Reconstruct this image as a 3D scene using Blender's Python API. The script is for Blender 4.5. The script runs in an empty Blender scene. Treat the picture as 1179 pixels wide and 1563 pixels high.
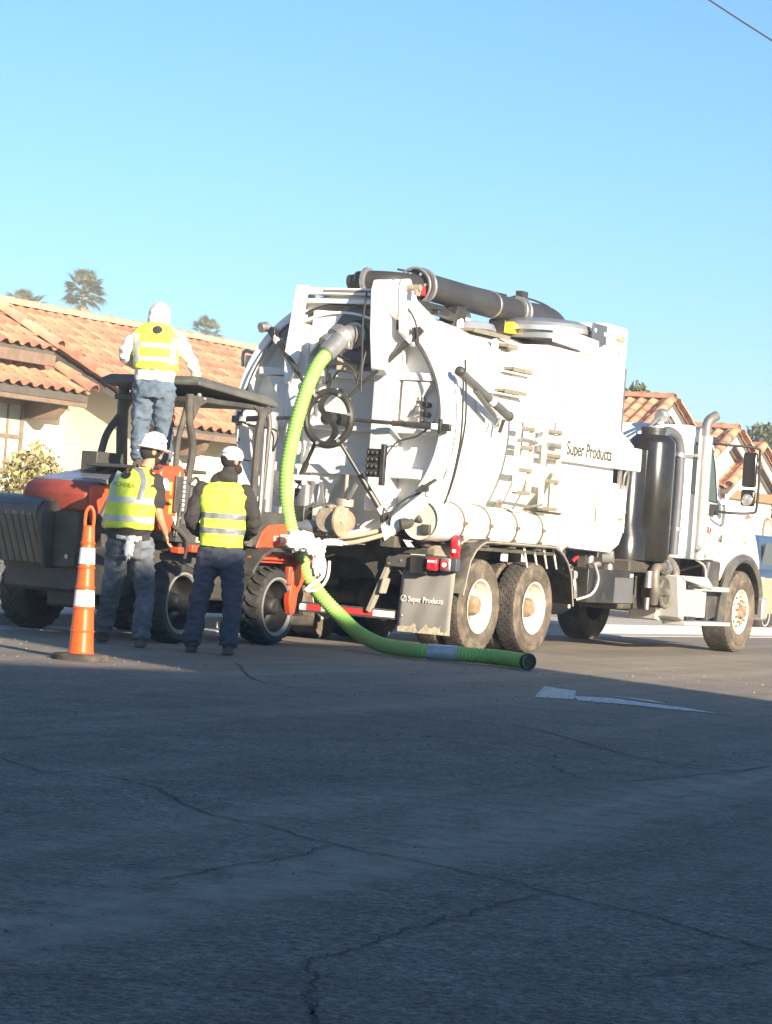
import bpy, bmesh, math, random
from mathutils import Vector, Matrix, noise
R_ = math.radians
random.seed(7)
sc = bpy.context.scene
COL = sc.collection
V = Vector

# ------------------------------------------------------------------ camera, sky, sun, exposure
cam_d = bpy.data.cameras.new('camera')
cam = bpy.data.objects.new('camera', cam_d)
COL.objects.link(cam)
sc.camera = cam
cam_d.sensor_fit = 'VERTICAL'
cam_d.sensor_height = 36.0
cam_d.lens = 4000.0 / 1563.0 * 36.0
cam_d.clip_end = 4000
cam.matrix_world = (Matrix.Translation((0, 0, 1.1)) @ Matrix.Rotation(R_(90) + math.atan(44.5 / 4000), 4, 'X')
                    @ Matrix.Rotation(math.atan(.075), 4, 'Z'))
SUN_EL = R_(16.5)
SX, SY = .53, -.848
sun_vec = V((SX * math.cos(SUN_EL), SY * math.cos(SUN_EL), math.sin(SUN_EL)))
world = bpy.data.worlds.new('World')
sc.world = world
world.use_nodes = True
wn = world.node_tree.nodes
sky = wn.new('ShaderNodeTexSky')
sky.sky_type = 'NISHITA'
sky.sun_disc = False
sky.sun_elevation = SUN_EL
sky.sun_rotation = math.atan2(SX, SY)
sky.air_density = 1.0
sky.dust_density = 0.6
sky.ozone_density = 2.2
skt = wn.new('ShaderNodeMix'); skt.data_type = 'RGBA'; skt.blend_type = 'MULTIPLY'
skt.inputs[0].default_value = 1.0; skt.inputs[7].default_value = (.50, .82, 1.10, 1)
world.node_tree.links.new(sky.outputs[0], skt.inputs[6])
world.node_tree.links.new(skt.outputs[2], wn['Background'].inputs[0])
wn['Background'].inputs[1].default_value = .067
sun_d = bpy.data.lights.new('sun', 'SUN')
sun_d.energy = 5.0
sun_d.angle = R_(.5)
sun_d.color = (1.0, .86, .66)
sun = bpy.data.objects.new('sun', sun_d)
COL.objects.link(sun)
sun.rotation_euler = (-sun_vec).to_track_quat('-Z', 'Y').to_euler()
sun.location = (5, -10, 20)
sc.view_settings.view_transform = 'Standard'
sc.view_settings.look = 'None'
sc.view_settings.exposure = 1.5
sc.view_settings.gamma = 1.0
sc.view_settings.use_curve_mapping = False

# ------------------------------------------------------------------ materials
MC = {}
def mat(name, col, rough=.6, metal=0., var=.12, scale=6., bump=0., bscale=60., dirt=None, dscale=3., damt=.4, coat=0., island=0., emis=None, alpha=None, trans=0., spec=.5):
    if name in MC: return MC[name]
    m = bpy.data.materials.new(name); m.use_nodes = True
    nt = m.node_tree; N = nt.nodes; L = nt.links
    b = N['Principled BSDF']
    b.inputs['Roughness'].default_value = rough
    b.inputs['Metallic'].default_value = metal
    b.inputs['Coat Weight'].default_value = coat
    b.inputs['Transmission Weight'].default_value = trans
    b.inputs['Specular IOR Level'].default_value = spec
    tc = N.new('ShaderNodeTexCoord')
    n1 = N.new('ShaderNodeTexNoise'); n1.inputs['Scale'].default_value = scale; n1.inputs['Detail'].default_value = 6
    L.new(tc.outputs['Object'], n1.inputs['Vector'])
    mr = N.new('ShaderNodeMapRange'); mr.inputs[1].default_value = .3; mr.inputs[2].default_value = .7
    mr.inputs[3].default_value = 1 - var; mr.inputs[4].default_value = 1 + var
    L.new(n1.outputs[0], mr.inputs[0])
    hs = N.new('ShaderNodeHueSaturation'); hs.inputs['Color'].default_value = (*col, 1)
    if island:
        g = N.new('ShaderNodeNewGeometry'); oi = N.new('ShaderNodeObjectInfo')
        ad = N.new('ShaderNodeMath'); ad.operation = 'ADD'
        L.new(g.outputs['Random Per Island'], ad.inputs[0]); L.new(oi.outputs['Random'], ad.inputs[1])
        fr = N.new('ShaderNodeMath'); fr.operation = 'FRACT'; L.new(ad.outputs[0], fr.inputs[0])
        m2 = N.new('ShaderNodeMapRange'); m2.inputs[3].default_value = 1 - island; m2.inputs[4].default_value = 1 + island
        L.new(fr.outputs[0], m2.inputs[0])
        mu = N.new('ShaderNodeMath'); mu.operation = 'MULTIPLY'
        L.new(mr.outputs[0], mu.inputs[0]); L.new(m2.outputs[0], mu.inputs[1])
        L.new(mu.outputs[0], hs.inputs['Value'])
        m3 = N.new('ShaderNodeMapRange'); m3.inputs[3].default_value = .49; m3.inputs[4].default_value = .51
        L.new(fr.outputs[0], m3.inputs[0]); L.new(m3.outputs[0], hs.inputs['Hue'])
    else:
        L.new(mr.outputs[0], hs.inputs['Value'])
    out = hs.outputs[0]
    if dirt:
        n2 = N.new('ShaderNodeTexNoise'); n2.inputs['Scale'].default_value = dscale; n2.inputs['Detail'].default_value = 8
        n2.inputs['Roughness'].default_value = .65
        L.new(tc.outputs['Object'], n2.inputs['Vector'])
        m4 = N.new('ShaderNodeMapRange'); m4.inputs[1].default_value = .45; m4.inputs[2].default_value = .7
        m4.inputs[4].default_value = damt
        L.new(n2.outputs[0], m4.inputs[0])
        mx = N.new('ShaderNodeMix'); mx.data_type = 'RGBA'
        L.new(m4.outputs[0], mx.inputs[0]); L.new(out, mx.inputs[6]); mx.inputs[7].default_value = (*dirt, 1)
        out = mx.outputs[2]
    L.new(out, b.inputs['Base Color'])
    if bump:
        n3 = N.new('ShaderNodeTexNoise'); n3.inputs['Scale'].default_value = bscale; n3.inputs['Detail'].default_value = 4
        L.new(tc.outputs['Object'], n3.inputs['Vector'])
        bp = N.new('ShaderNodeBump'); bp.inputs['Strength'].default_value = bump; bp.inputs['Distance'].default_value = .02
        L.new(n3.outputs[0], bp.inputs['Height']); L.new(bp.outputs[0], b.inputs['Normal'])
    if emis:
        b.inputs['Emission Color'].default_value = (*emis, 1); b.inputs['Emission Strength'].default_value = 1
    MC[name] = m
    return m

WHITE = mat('white_paint', (.78, .76, .71), .35, var=.04, scale=2, dirt=(.38, .33, .25), dscale=2.6, damt=.4)
WHITE2 = mat('clean_white_paint', (.82, .81, .79), .3, var=.02, scale=2, coat=.2)
CREAM = mat('cream_wheel_paint', (.60, .56, .47), .45, var=.08, dirt=(.45, .36, .24), dscale=7, damt=.35)
BLACK = mat('black_paint', (.022, .021, .020), .42, var=.2, dirt=(.14, .12, .095), dscale=3, damt=.35)
BLACKG = mat('gloss_black_paint', (.016, .015, .014), .2, var=.1, scale=2, dirt=(.04, .036, .03), dscale=4, damt=.35)
FRAME = mat('dirty_chassis_black', (.062, .055, .045), .7, var=.3, dirt=(.20, .165, .12), dscale=5, damt=.5, bump=.3)
RUBBER = mat('tyre_rubber', (.055, .050, .044), .85, var=.2, dirt=(.20, .155, .105), dscale=4, damt=.6, bump=.3, bscale=90)
SIDEW = mat('dusty_tyre_sidewall', (.085, .068, .052), .85, var=.2, scale=4, dirt=(.27, .21, .15), dscale=5, damt=.8)
RUBB2 = mat('black_tyre_rubber', (.030, .029, .027), .85, var=.2, dirt=(.12, .10, .08), dscale=5, damt=.5, bump=.3)
RIMG = mat('grey_rim_paint', (.22, .22, .215), .5, var=.1, dirt=(.15, .13, .10), dscale=6, damt=.5)
GREYM = mat('bare_grey_metal', (.42, .41, .39), .4, .7, var=.12, dirt=(.22, .19, .15), dscale=8, damt=.5)
ALU = mat('aluminium', (.72, .71, .68), .42, .55, var=.06, dirt=(.45, .41, .34), dscale=6, damt=.35)
CHROME = mat('dull_chrome', (.80, .78, .74), .25, .75, var=.05, dirt=(.5, .45, .38), dscale=4, damt=.3)
BRASS = mat('weathered_brass_valve', (.40, .32, .22), .55, .3, var=.2, dirt=(.65, .60, .50), dscale=9, damt=.5)
CABLE = mat('black_rubber_cable', (.03, .029, .028), .6, var=.1)
REDL = mat('red_lens', (.62, .02, .03), .25, var=.08, coat=.4)
WLENS = mat('white_lens', (.8, .78, .74), .2, var=.05)
WTAPE = mat('white_reflective_tape', (.85, .84, .80), .4, var=.06)
RTAPE = mat('red_reflective_tape', (.55, .05, .05), .4, var=.08)
YELL = mat('yellow_paint', (.85, .60, .03), .5)
GRAYP = mat('grey_panel_steel', (.16, .155, .15), .6, var=.12, dirt=(.45, .42, .36), dscale=3, damt=.5)
GLASS = mat('dark_window_glass', (.045, .065, .07), .08, var=.2, scale=2, coat=.5)
SNORK = mat('grey_rubber_pipe', (.10, .105, .12), .5, var=.1)
GREEN = mat('green_suction_hose', (.27, .50, .11), .5, var=.14, scale=7, dirt=(.22, .30, .13), dscale=3.5, damt=.7)
TAPE = mat('silver_duct_tape', (.36, .39, .43), .45, .2, var=.15, scale=20)
MORA = mat('orange_machine_paint', (.60, .075, .025), .42, var=.08, scale=3, dirt=(.25, .08, .045), dscale=5, damt=.35)
MBLK = mat('black_machine_paint', (.048, .046, .041), .6, var=.2, dirt=(.13, .12, .095), dscale=5, damt=.5)
CANO = mat('grey_canopy_plastic', (.085, .085, .075), .55, var=.1, dirt=(.20, .19, .16), dscale=3, damt=.4)
CLOTH = mat('white_rag_cloth', (.80, .78, .76), .9, var=.06)
CONE = mat('orange_cone_plastic', (.85, .10, .012), .38, var=.05, scale=5, dirt=(.42, .12, .05), dscale=9, damt=.6)
CONEW = mat('white_cone_band', (.85, .85, .84), .35, var=.03, dirt=(.45, .42, .38), dscale=14, damt=.5)
VEST = mat('yellow_green_vest', (.64, .78, .07), .75, var=.06, scale=12, bump=.15, bscale=40)
SILV = mat('silver_vest_stripe', (.17, .185, .20), .5, .0, var=.10, scale=15)
SILVW = mat('bright_vest_stripe', (.50, .52, .46), .5, var=.10, scale=15)
DENIM = mat('blue_denim', (.085, .12, .165), .9, var=.25, scale=7, dirt=(.17, .20, .24), dscale=4, damt=.5, bump=.3, bscale=30)
DENIM2 = mat('faded_grey_denim', (.075, .085, .105), .9, var=.3, scale=6, dirt=(.24, .26, .29), dscale=3, damt=.7, bump=.3, bscale=30)
NAVY = mat('dark_navy_trousers', (.060, .064, .088), .9, var=.2, scale=6, bump=.3, bscale=30)
HOOD = mat('charcoal_hoodie', (.035, .032, .030), .92, var=.15, scale=9, bump=.3, bscale=40)
CREAMH = mat('cream_sweatshirt', (.70, .66, .58), .9, var=.06, scale=9, bump=.3, bscale=30)
TEE = mat('black_tee_shirt', (.03, .028, .027), .9, var=.15)
SKIN = mat('tan_skin', (.50, .26, .16), .55, var=.08, scale=14)
HAIR = mat('dark_hair', (.02, .015, .012), .8, var=.3, scale=40, bump=.5, bscale=120)
BOOT = mat('brown_work_boot', (.07, .05, .035), .8, var=.25, dirt=(.20, .16, .12), dscale=10, damt=.5)
HELM = mat('white_hard_hat', (.84, .84, .83), .3, var=.02, coat=.3)
CAPW = mat('white_cap_cloth', (.80, .79, .77), .8, var=.04)
LOGO = mat('dark_print', (.03, .025, .045), .7)
INK = mat('black_print', (.03, .03, .032), .6)
INKG = mat('olive_print', (.28, .33, .05), .7)
INKW = mat('white_print', (.8, .8, .78), .6)
INKR = mat('red_print', (.32, .02, .015), .6)
STUC = mat('white_stucco', (.72, .68, .60), .9, var=.05, scale=1.5, bump=.35, bscale=35, dirt=(.60, .54, .44), dscale=1.2, damt=.3)
STUY = mat('cream_yellow_stucco', (.70, .62, .43), .9, var=.08, scale=2, bump=.4, bscale=30, dirt=(.62, .52, .33), dscale=2, damt=.5)
TILE = mat('terracotta_roof_tile', (.45, .205, .12), .85, var=.18, scale=5, island=.22, dirt=(.58, .36, .24), dscale=4, damt=.45, bump=.2)
CAPT = mat('pale_ridge_tile', (.56, .30, .19), .85, var=.15, scale=4, island=.15, dirt=(.66, .46, .33), dscale=3, damt=.5)
WOODB = mat('brown_painted_timber', (.20, .135, .095), .75, var=.15, dirt=(.28, .21, .16), dscale=3, damt=.4)
DECK = mat('roof_underlay', (.10, .085, .07), .9)
SHUT = mat('pink_brown_shutter', (.45, .22, .15), .7, var=.1)
CONC = mat('concrete', (.46, .43, .38), .85, var=.10, scale=2, bump=.25, bscale=50, dirt=(.34, .31, .27), dscale=1.5, damt=.5)
GRAV = mat('desert_gravel', (.34, .28, .21), .95, var=.3, scale=25, bump=.8, bscale=30, dirt=(.24, .19, .14), dscale=1.5, damt=.5)
ROCK = mat('sandstone_boulder', (.50, .42, .31), .9, var=.15, bump=.5, bscale=10)
BARK = mat('palm_trunk_bark', (.30, .22, .15), .9, var=.25, scale=8, bump=.6, bscale=12)
FROND = mat('palm_frond_green', (.075, .095, .045), .7, var=.25, scale=3, island=.3)
SKIRT = mat('dry_palm_frond', (.26, .21, .12), .85, var=.25, scale=3, island=.3)
LEAF = mat('shrub_leaf', (.30, .26, .11), .7, var=.2, scale=3, island=.4)
LEAFD = mat('dark_shrub_leaf', (.10, .085, .05), .8, var=.2, scale=3, island=.4)
LEAFG = mat('tree_leaf', (.075, .095, .045), .7, var=.2, scale=3, island=.4)
CARB = mat('dark_blue_car_paint', (.045, .075, .13), .25, var=.05, coat=.6)
CART = mat('tan_car_cladding', (.38, .29, .19), .5, var=.05)
WIRE = mat('power_line_black', (.03, .03, .035), .6)
PAINT = mat('worn_road_paint', (.62, .60, .56), .8, var=.12, scale=15, dirt=(.13, .125, .12), dscale=22, damt=1.0)
CRACK = mat('crack_sealant', (.030, .029, .028), .95)

# asphalt: own node tree
def asphalt():
    m = bpy.data.materials.new('asphalt'); m.use_nodes = True
    N = m.node_tree.nodes; L = m.node_tree.links; b = N['Principled BSDF']
    tc = N.new('ShaderNodeTexCoord')
    def nz(s, d, vec=None, r=.6):
        n = N.new('ShaderNodeTexNoise'); n.inputs['Scale'].default_value = s; n.inputs['Detail'].default_value = d; n.inputs['Roughness'].default_value = r
        L.new(vec or tc.outputs['Object'], n.inputs['Vector']); return n.outputs[0]
    def mp(x, a, b_, c, d):
        r = N.new('ShaderNodeMapRange'); r.inputs[1].default_value = a; r.inputs[2].default_value = b_; r.inputs[3].default_value = c; r.inputs[4].default_value = d
        L.new(x, r.inputs[0]); return r.outputs[0]
    def ma(op, x, y):
        n = N.new('ShaderNodeMath'); n.operation = op
        for i, q in enumerate((x, y)):
            if isinstance(q, (int, float)): n.inputs[i].default_value = q
            else: L.new(q, n.inputs[i])
        return n.outputs[0]
    v = N.new('ShaderNodeTexVoronoi'); v.inputs['Scale'].default_value = 85; L.new(tc.outputs['Object'], v.inputs['Vector'])
    v2 = N.new('ShaderNodeTexVoronoi'); v2.inputs['Scale'].default_value = 210; L.new(tc.outputs['Object'], v2.inputs['Vector'])
    sepc = N.new('ShaderNodeSeparateColor'); L.new(v.outputs['Color'], sepc.inputs[0])
    sepd = N.new('ShaderNodeSeparateColor'); L.new(v2.outputs['Color'], sepd.inputs[0])
    grain = ma('ADD', mp(nz(28, 3), .32, .68, -.30, .30), ma('ADD', mp(sepc.outputs[0], 0, 1, .60, 1.40), mp(sepd.outputs[1], 0, 1, -.34, .34)))
    big = mp(nz(.35, 5), .3, .7, .80, 1.22)
    mid = ma('MULTIPLY', mp(nz(3, 6), .3, .7, .74, 1.26), mp(nz(14, 4), .3, .7, .80, 1.20))
    # dusty tracks worn along the street, as long streaky noise
    mpn = N.new('ShaderNodeMapping'); mpn.vector_type = 'TEXTURE'
    mpn.inputs['Rotation'].default_value = (0, 0, R_(66.5)); mpn.inputs['Scale'].default_value = (9, .8, 1)
    L.new(tc.outputs['Object'], mpn.inputs['Vector'])
    st = mp(nz(1.0, 5, mpn.outputs[0]), .47, .70, 0, 1)
    dust = ma('MULTIPLY', st, mp(nz(9, 5), .35, .65, .3, 1.2))
    # one worn wheel track: distance from a straight line across the lane
    sx = N.new('ShaderNodeSeparateXYZ'); L.new(tc.outputs['Object'], sx.inputs[0])
    dist = ma('ABSOLUTE', ma('ADD', ma('SUBTRACT', ma('MULTIPLY', sx.outputs[0], .919), ma('MULTIPLY', sx.outputs[1], .393)), 3.585), 0)
    tr = ma('MULTIPLY', mp(dist, .05, .50, 1, 0), mp(nz(6, 6), .35, .62, .15, 1.0))
    base = ma('MULTIPLY', ma('MULTIPLY', grain, big), mid)
    hs = N.new('ShaderNodeHueSaturation'); hs.inputs['Color'].default_value = (.145, .126, .105, 1); L.new(base, hs.inputs['Value'])
    mx = N.new('ShaderNodeMix'); mx.data_type = 'RGBA'; sunlit_dust = ma('MULTIPLY', mp(sx.outputs[1], 15, 25, 0, .62), mp(nz(1.6, 6), .3, .7, .55, 1.25))      # dust tone raised towards the truck, painting in the bright sunlit road
    L.new(ma('ADD', ma('MULTIPLY', ma('ADD', dust, tr), .80), sunlit_dust), mx.inputs[0]); mx.clamp_factor = True
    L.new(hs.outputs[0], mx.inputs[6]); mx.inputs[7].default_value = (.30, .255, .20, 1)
    L.new(mx.outputs[2], b.inputs['Base Color'])
    b.inputs['Roughness'].default_value = .85; b.inputs['Specular IOR Level'].default_value = .3
    bp = N.new('ShaderNodeBump'); bp.inputs['Strength'].default_value = .55; bp.inputs['Distance'].default_value = .008
    L.new(v.outputs['Distance'], bp.inputs['Height']); L.new(bp.outputs[0], b.inputs['Normal'])
    return m
ASPH = asphalt()

# ------------------------------------------------------------------ helpers
def link(o, parent=None):
    COL.objects.link(o)
    if parent: o.parent = parent
    return o
def tag(o, label=None, cat=None, group=None, kind=None):
    if label: o['label'] = label
    if cat: o['category'] = cat
    if group: o['group'] = group
    if kind: o['kind'] = kind
    return o
def thing(name, label, cat, loc=(0, 0, 0), rz=0., group=None):
    o = bpy.data.objects.new(name, None); o.empty_display_size = .2
    o.location = loc; o.rotation_euler = (0, 0, rz)
    link(o); return tag(o, label, cat, group)
class G:
    """collects shapes in one bmesh"""
    def __init__(s): s.bm = bmesh.new(); s.mi = 0
    def _f(s, vs, sm=False):
        try:
            f = s.bm.faces.new(vs); f.material_index = s.mi; f.smooth = sm; return f
        except ValueError: return None
    def box(s, x0, x1, y0, y1, z0, z1, T=None):
        x0, x1 = min(x0, x1), max(x0, x1); y0, y1 = min(y0, y1), max(y0, y1); z0, z1 = min(z0, z1), max(z0, z1)
        P = [V((x, y, z)) for z in (z0, z1) for y in (y0, y1) for x in (x0, x1)]
        if T: P = [T @ p for p in P]
        v = [s.bm.verts.new(p) for p in P]
        for q in ((0, 2, 3, 1), (4, 5, 7, 6), (0, 1, 5, 4), (2, 6, 7, 3), (0, 4, 6, 2), (1, 3, 7, 5)): s._f([v[i] for i in q])
        return s
    def bar(s, p, q, w, h=None, up=(0, 0, 1)):
        p, q = V(p), V(q); h = h or w; d = q - p; L = d.length; d.normalize()
        u = V(up)
        if abs(d.dot(u)) > .98: u = V((1, 0, 0))
        a = d.cross(u).normalized(); b = a.cross(d)
        T = Matrix((( d.x, a.x, b.x, p.x), (d.y, a.y, b.y, p.y), (d.z, a.z, b.z, p.z), (0, 0, 0, 1)))
        return s.box(0, L, -w / 2, w / 2, -h / 2, h / 2, T)
    def prism(s, poly, axis, d0, d1):
        """poly: 2D points in the plane normal to axis"""
        def mk(u, w, d):
            return {'x': V((d, u, w)), 'y': V((u, d, w)), 'z': V((u, w, d))}[axis]
        A = [s.bm.verts.new(mk(u, w, d0)) for u, w in poly]; B = [s.bm.verts.new(mk(u, w, d1)) for u, w in poly]
        n = len(poly)
        s._f(A[::-1]); s._f(B)
        for i in range(n): s._f([A[i], A[(i + 1) % n], B[(i + 1) % n], B[i]])
        return s
    def rings(s, rs, cap0=True, cap1=True, sm=True, closed=True):
        R = [[s.bm.verts.new(p) for p in r] for r in rs]; n = len(R[0])
        for a, b in zip(R, R[1:]):
            for i in range(n if closed else n - 1):
                s._f([a[i], a[(i + 1) % n], b[(i + 1) % n], b[i]], sm)
        if cap0: s._f(R[0][::-1])
        if cap1: s._f(R[-1])
        return s
    def tube(s, pts, r, n=10, caps=True, rr=None, sm=True):
        pts = [V(p) for p in pts]; rs = []
        t0 = (pts[1] - pts[0]).normalized()
        u = V((0, 0, 1)) if abs(t0.z) < .9 else V((1, 0, 0))
        a = t0.cross(u).normalized()
        for i, p in enumerate(pts):
            t = (pts[min(i + 1, len(pts) - 1)] - pts[max(i - 1, 0)]).normalized()
            a = (a - t * a.dot(t)).normalized(); b = t.cross(a)
            q = rr[i] if rr else r
            rs.append([p + (a * math.cos(k * 2 * math.pi / n) + b * math.sin(k * 2 * math.pi / n)) * q for k in range(n)])
        return s.rings(rs, caps, caps, sm)
    def cyl(s, p, q, r, r2=None, n=20): return s.tube([p, q], r, n, rr=[r, r if r2 is None else r2])
    def lathe(s, prof, o, axis, n=32, cap0=True, cap1=True, a0=0., a1=2 * math.pi):
        """prof: (distance along axis, radius)"""
        ax = V(axis).normalized(); u = V((0, 0, 1)) if abs(ax.z) < .9 else V((1, 0, 0))
        a = ax.cross(u).normalized(); b = ax.cross(a); o = V(o)
        full = a1 - a0 > 6.28; m = n if full else n + 1
        rs = [[o + ax * d + (a * math.cos(a0 + (a1 - a0) * k / n) + b * math.sin(a0 + (a1 - a0) * k / n)) * max(r, 1e-4) for k in range(m)] for d, r in prof]
        return s.rings(rs, cap0 and full, cap1 and full, True, full)
    def sphere(s, c, r, n=12, sc=(1, 1, 1), T=None):
        c = V(c); rs = []
        for i in range(1, n):
            f = math.pi * i / n
            ring = [V((math.sin(f) * math.cos(2 * math.pi * k / n) * sc[0], math.sin(f) * math.sin(2 * math.pi * k / n) * sc[1], -math.cos(f) * sc[2])) * r for k in range(n)]
            if T: ring = [T @ p for p in ring]
            rs.append([c + p for p in ring])
        return s.rings(rs)
    def out(s, name, m, parent=None, bevel=0., sharp=32, kind=None):
        if parent is not None and kind is None: return s.split_out(name, m, parent, bevel, sharp)
        return s.out1(name, m, parent, bevel, sharp, kind)
    def split_out(s, name, m, parent, bevel, sharp):
        """pieces that do not touch become objects of their own"""
        bm = s.bm; bm.verts.ensure_lookup_table(); bm.verts.index_update(); seen = set(); isl = []
        for v in bm.verts:
            if v.index in seen: continue
            st, ids = [v], []; seen.add(v.index)
            while st:
                a = st.pop(); ids.append(a)
                for e in a.link_edges:
                    b = e.other_vert(a)
                    if b.index not in seen: seen.add(b.index); st.append(b)
            lo = [min(q.co[i] for q in ids) - .006 for i in range(3)]; hi = [max(q.co[i] for q in ids) + .006 for i in range(3)]
            isl.append([lo, hi, [q.index for q in ids]])
        if len(isl) > 60: return s.out1(name, m, parent, bevel, sharp, None)
        cl = []
        for a in isl:
            a = [a]
            keep = []
            for c in cl:
                if any(all(x[0][i] <= y[1][i] and y[0][i] <= x[1][i] for i in range(3)) for x in a for y in c): a = a + c
                else: keep.append(c)
            cl = keep + [a]
        if len(cl) < 2: return s.out1(name, m, parent, bevel, sharp, None)
        cl.sort(key=lambda c: -sum(len(x[2]) for x in c)); first = None
        for c in cl:
            ids = set(i for x in c for i in x[2]); g = G(); g.bm.free(); g.bm = bm.copy(); g.bm.verts.ensure_lookup_table()
            bmesh.ops.delete(g.bm, geom=[v for v in g.bm.verts if v.index not in ids], context='VERTS')
            o = g.out1(name, m, parent, bevel, sharp, None); first = first or o
        bm.free(); return first
    def out1(s, name, m, parent=None, bevel=0., sharp=32, kind=None):
        bmesh.ops.recalc_face_normals(s.bm, faces=s.bm.faces)
        me = bpy.data.meshes.new(name); s.bm.to_mesh(me); s.bm.free()
        for x in (m if isinstance(m, (list, tuple)) else [m]): me.materials.append(x)
        me.set_sharp_from_angle(angle=R_(sharp))
        o = bpy.data.objects.new(name, me); link(o, parent)
        if bevel:
            b = o.modifiers.new('bevel', 'BEVEL'); b.width = bevel; b.segments = 2; b.limit_method = 'ANGLE'; b.angle_limit = R_(40)
        if kind: o['kind'] = kind
        return o
def smooth_path(P, k=6):
    P = [V(p) for p in P]; out = []
    for i in range(len(P) - 1):
        a, b, c, d = P[max(i - 1, 0)], P[i], P[i + 1], P[min(i + 2, len(P) - 1)]
        for j in range(k):
            t = j / k
            out.append(.5 * ((2 * b) + (c - a) * t + (2 * a - 5 * b + 4 * c - d) * t * t + (3 * b - a - 3 * c + d) * t ** 3))
    out.append(P[-1]); return out
def dup(o, parent, T=None):
    c = o.copy(); COL.objects.link(c); c.parent = parent
    if T is not None: c.matrix_local = T
    for ch in o.children: dup(ch, c, ch.matrix_local.copy())
    return c
def text(body, name, m, size, T, parent=None, sx=1., depth=.002, align='LEFT'):
    cu = bpy.data.curves.new(name, 'FONT'); cu.body = body; cu.size = size; cu.extrude = depth; cu.align_x = align; cu.resolution_u = 3; cu.offset = .0035 if size > .2 else 0.
    o = bpy.data.objects.new(name, cu); COL.objects.link(o)
    bpy.context.view_layer.update()
    me = bpy.data.meshes.new_from_object(o.evaluated_get(bpy.context.evaluated_depsgraph_get()))
    bpy.data.objects.remove(o)
    me.name = name
    me.transform(T @ Matrix.Diagonal((sx, 1, 1, 1)))
    me.materials.clear(); me.materials.append(m)
    o = bpy.data.objects.new(name, me); link(o, parent); return o
def basis(o, x, y):
    x = V(x).normalized(); y = V(y).normalized(); z = x.cross(y)
    return Matrix(((x.x, y.x, z.x, o[0]), (x.y, y.y, z.y, o[1]), (x.z, y.z, z.z, o[2]), (0, 0, 0, 1)))

PHI = R_(61.2)
O_ = V((.28, 28.55, 0))
RT = Matrix.Translation(O_) @ Matrix.Rotation(PHI, 4, 'Z')      # the street frame: x' along the street, y' to its left

# ------------------------------------------------------------------ ground
def sheet(name, pts, z, m, kind='structure', local=True, label=None, cat=None):
    g = G(); vs = [g.bm.verts.new((RT @ V((x, y, 0))).to_3d() * 1.0 + V((0, 0, z)) if local else V((x, y, z))) for x, y in pts]
    g._f(vs); o = g.out(name, m); o['kind'] = kind
    return o
sheet('ground', [(-900, -900), (1500, -900), (1500, 1500), (-900, 1500)], -.06, GRAV)
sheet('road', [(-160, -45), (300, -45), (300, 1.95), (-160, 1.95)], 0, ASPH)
def strip(name, y0, y1, z0, z1, m, x0=-60, x1=140):
    g = G(); g.box(x0, x1, y0, y1, z0, z1); o = g.out(name, m); o.location = O_; o.rotation_euler = (0, 0, PHI); o['kind'] = 'structure'
    return o
strip('gutter', 1.45, 2.0, -.05, .006, CONC)
gk = G()
for i in range(-22, 34): gk.box(i * 3.0 + .006, i * 3.0 + 2.994, 2.0, 2.17, -.05, .13)
k = gk.out('kerb', CONC, bevel=.02); k.location = O_; k.rotation_euler = (0, 0, PHI); k['kind'] = 'structure'
gk = G()
for i in range(-40, 66): gk.box(i * 1.5 + .008, i * 1.5 + 1.492, 2.18, 3.7, -.05, .125)
k = gk.out('pavement', CONC, bevel=.006); k.location = O_; k.rotation_euler = (0, 0, PHI); k['kind'] = 'structure'
strip('yard', 3.71, 60, -.055, .10, GRAV, -60, 160)
# sealed cracks, as narrow uneven dark strips
CR = [([(-1.66, 11.84), (-1.4, 11.3), (-1.23, 11.36), (-.9, 11.02), (-.62, 10.16), (-.32, 9.78), (-.1, 9.4), (.16, 9.14), (.34, 8.92), (.5, 8.75), (.64, 8.51), (.8, 8.29), (.93, 8.14), (1.05, 7.86), (1.21, 7.63), (1.5, 7.2)], .011),
      ([(-.1, 9.4), (-.24, 8.93), (-.44, 8.54), (-.62, 8.11)], .008),
      ([(.64, 8.51), (.48, 8.27), (.35, 7.91), (.2, 7.6), (.07, 7.25), (-.03, 6.97), (-.1, 6.83), (-.12, 6.66), (-.09, 6.56), (-.1, 6.33), (-.09, 6.21), (-.09, 5.95), (-.12, 5.5)], .008),
      ([(-1.3, 6.25), (-.84, 6.29), (-.65, 6.31), (-.46, 6.3), (-.31, 6.29), (-.15, 6.27), (-.1, 6.16), (-.08, 5.96)], .007),
      ([(.43, 6.87), (.59, 6.87), (.73, 6.92), (.97, 7.16), (1.18, 7.37), (1.6, 7.6)], .006),
      ([(-1.16, 21.96), (-.87, 19.47), (-.41, 18.63), (-.04, 17.94)], .02),
      ([(.56, 16.63), (.96, 16.47), (1.44, 14.88), (1.73, 14.19), (1.97, 14.15), (2.29, 14.84)], .016),
      ([(.92, 13.77), (1.1, 12.97), (1.46, 13.26), (1.88, 14.0)], .012)]
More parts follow.
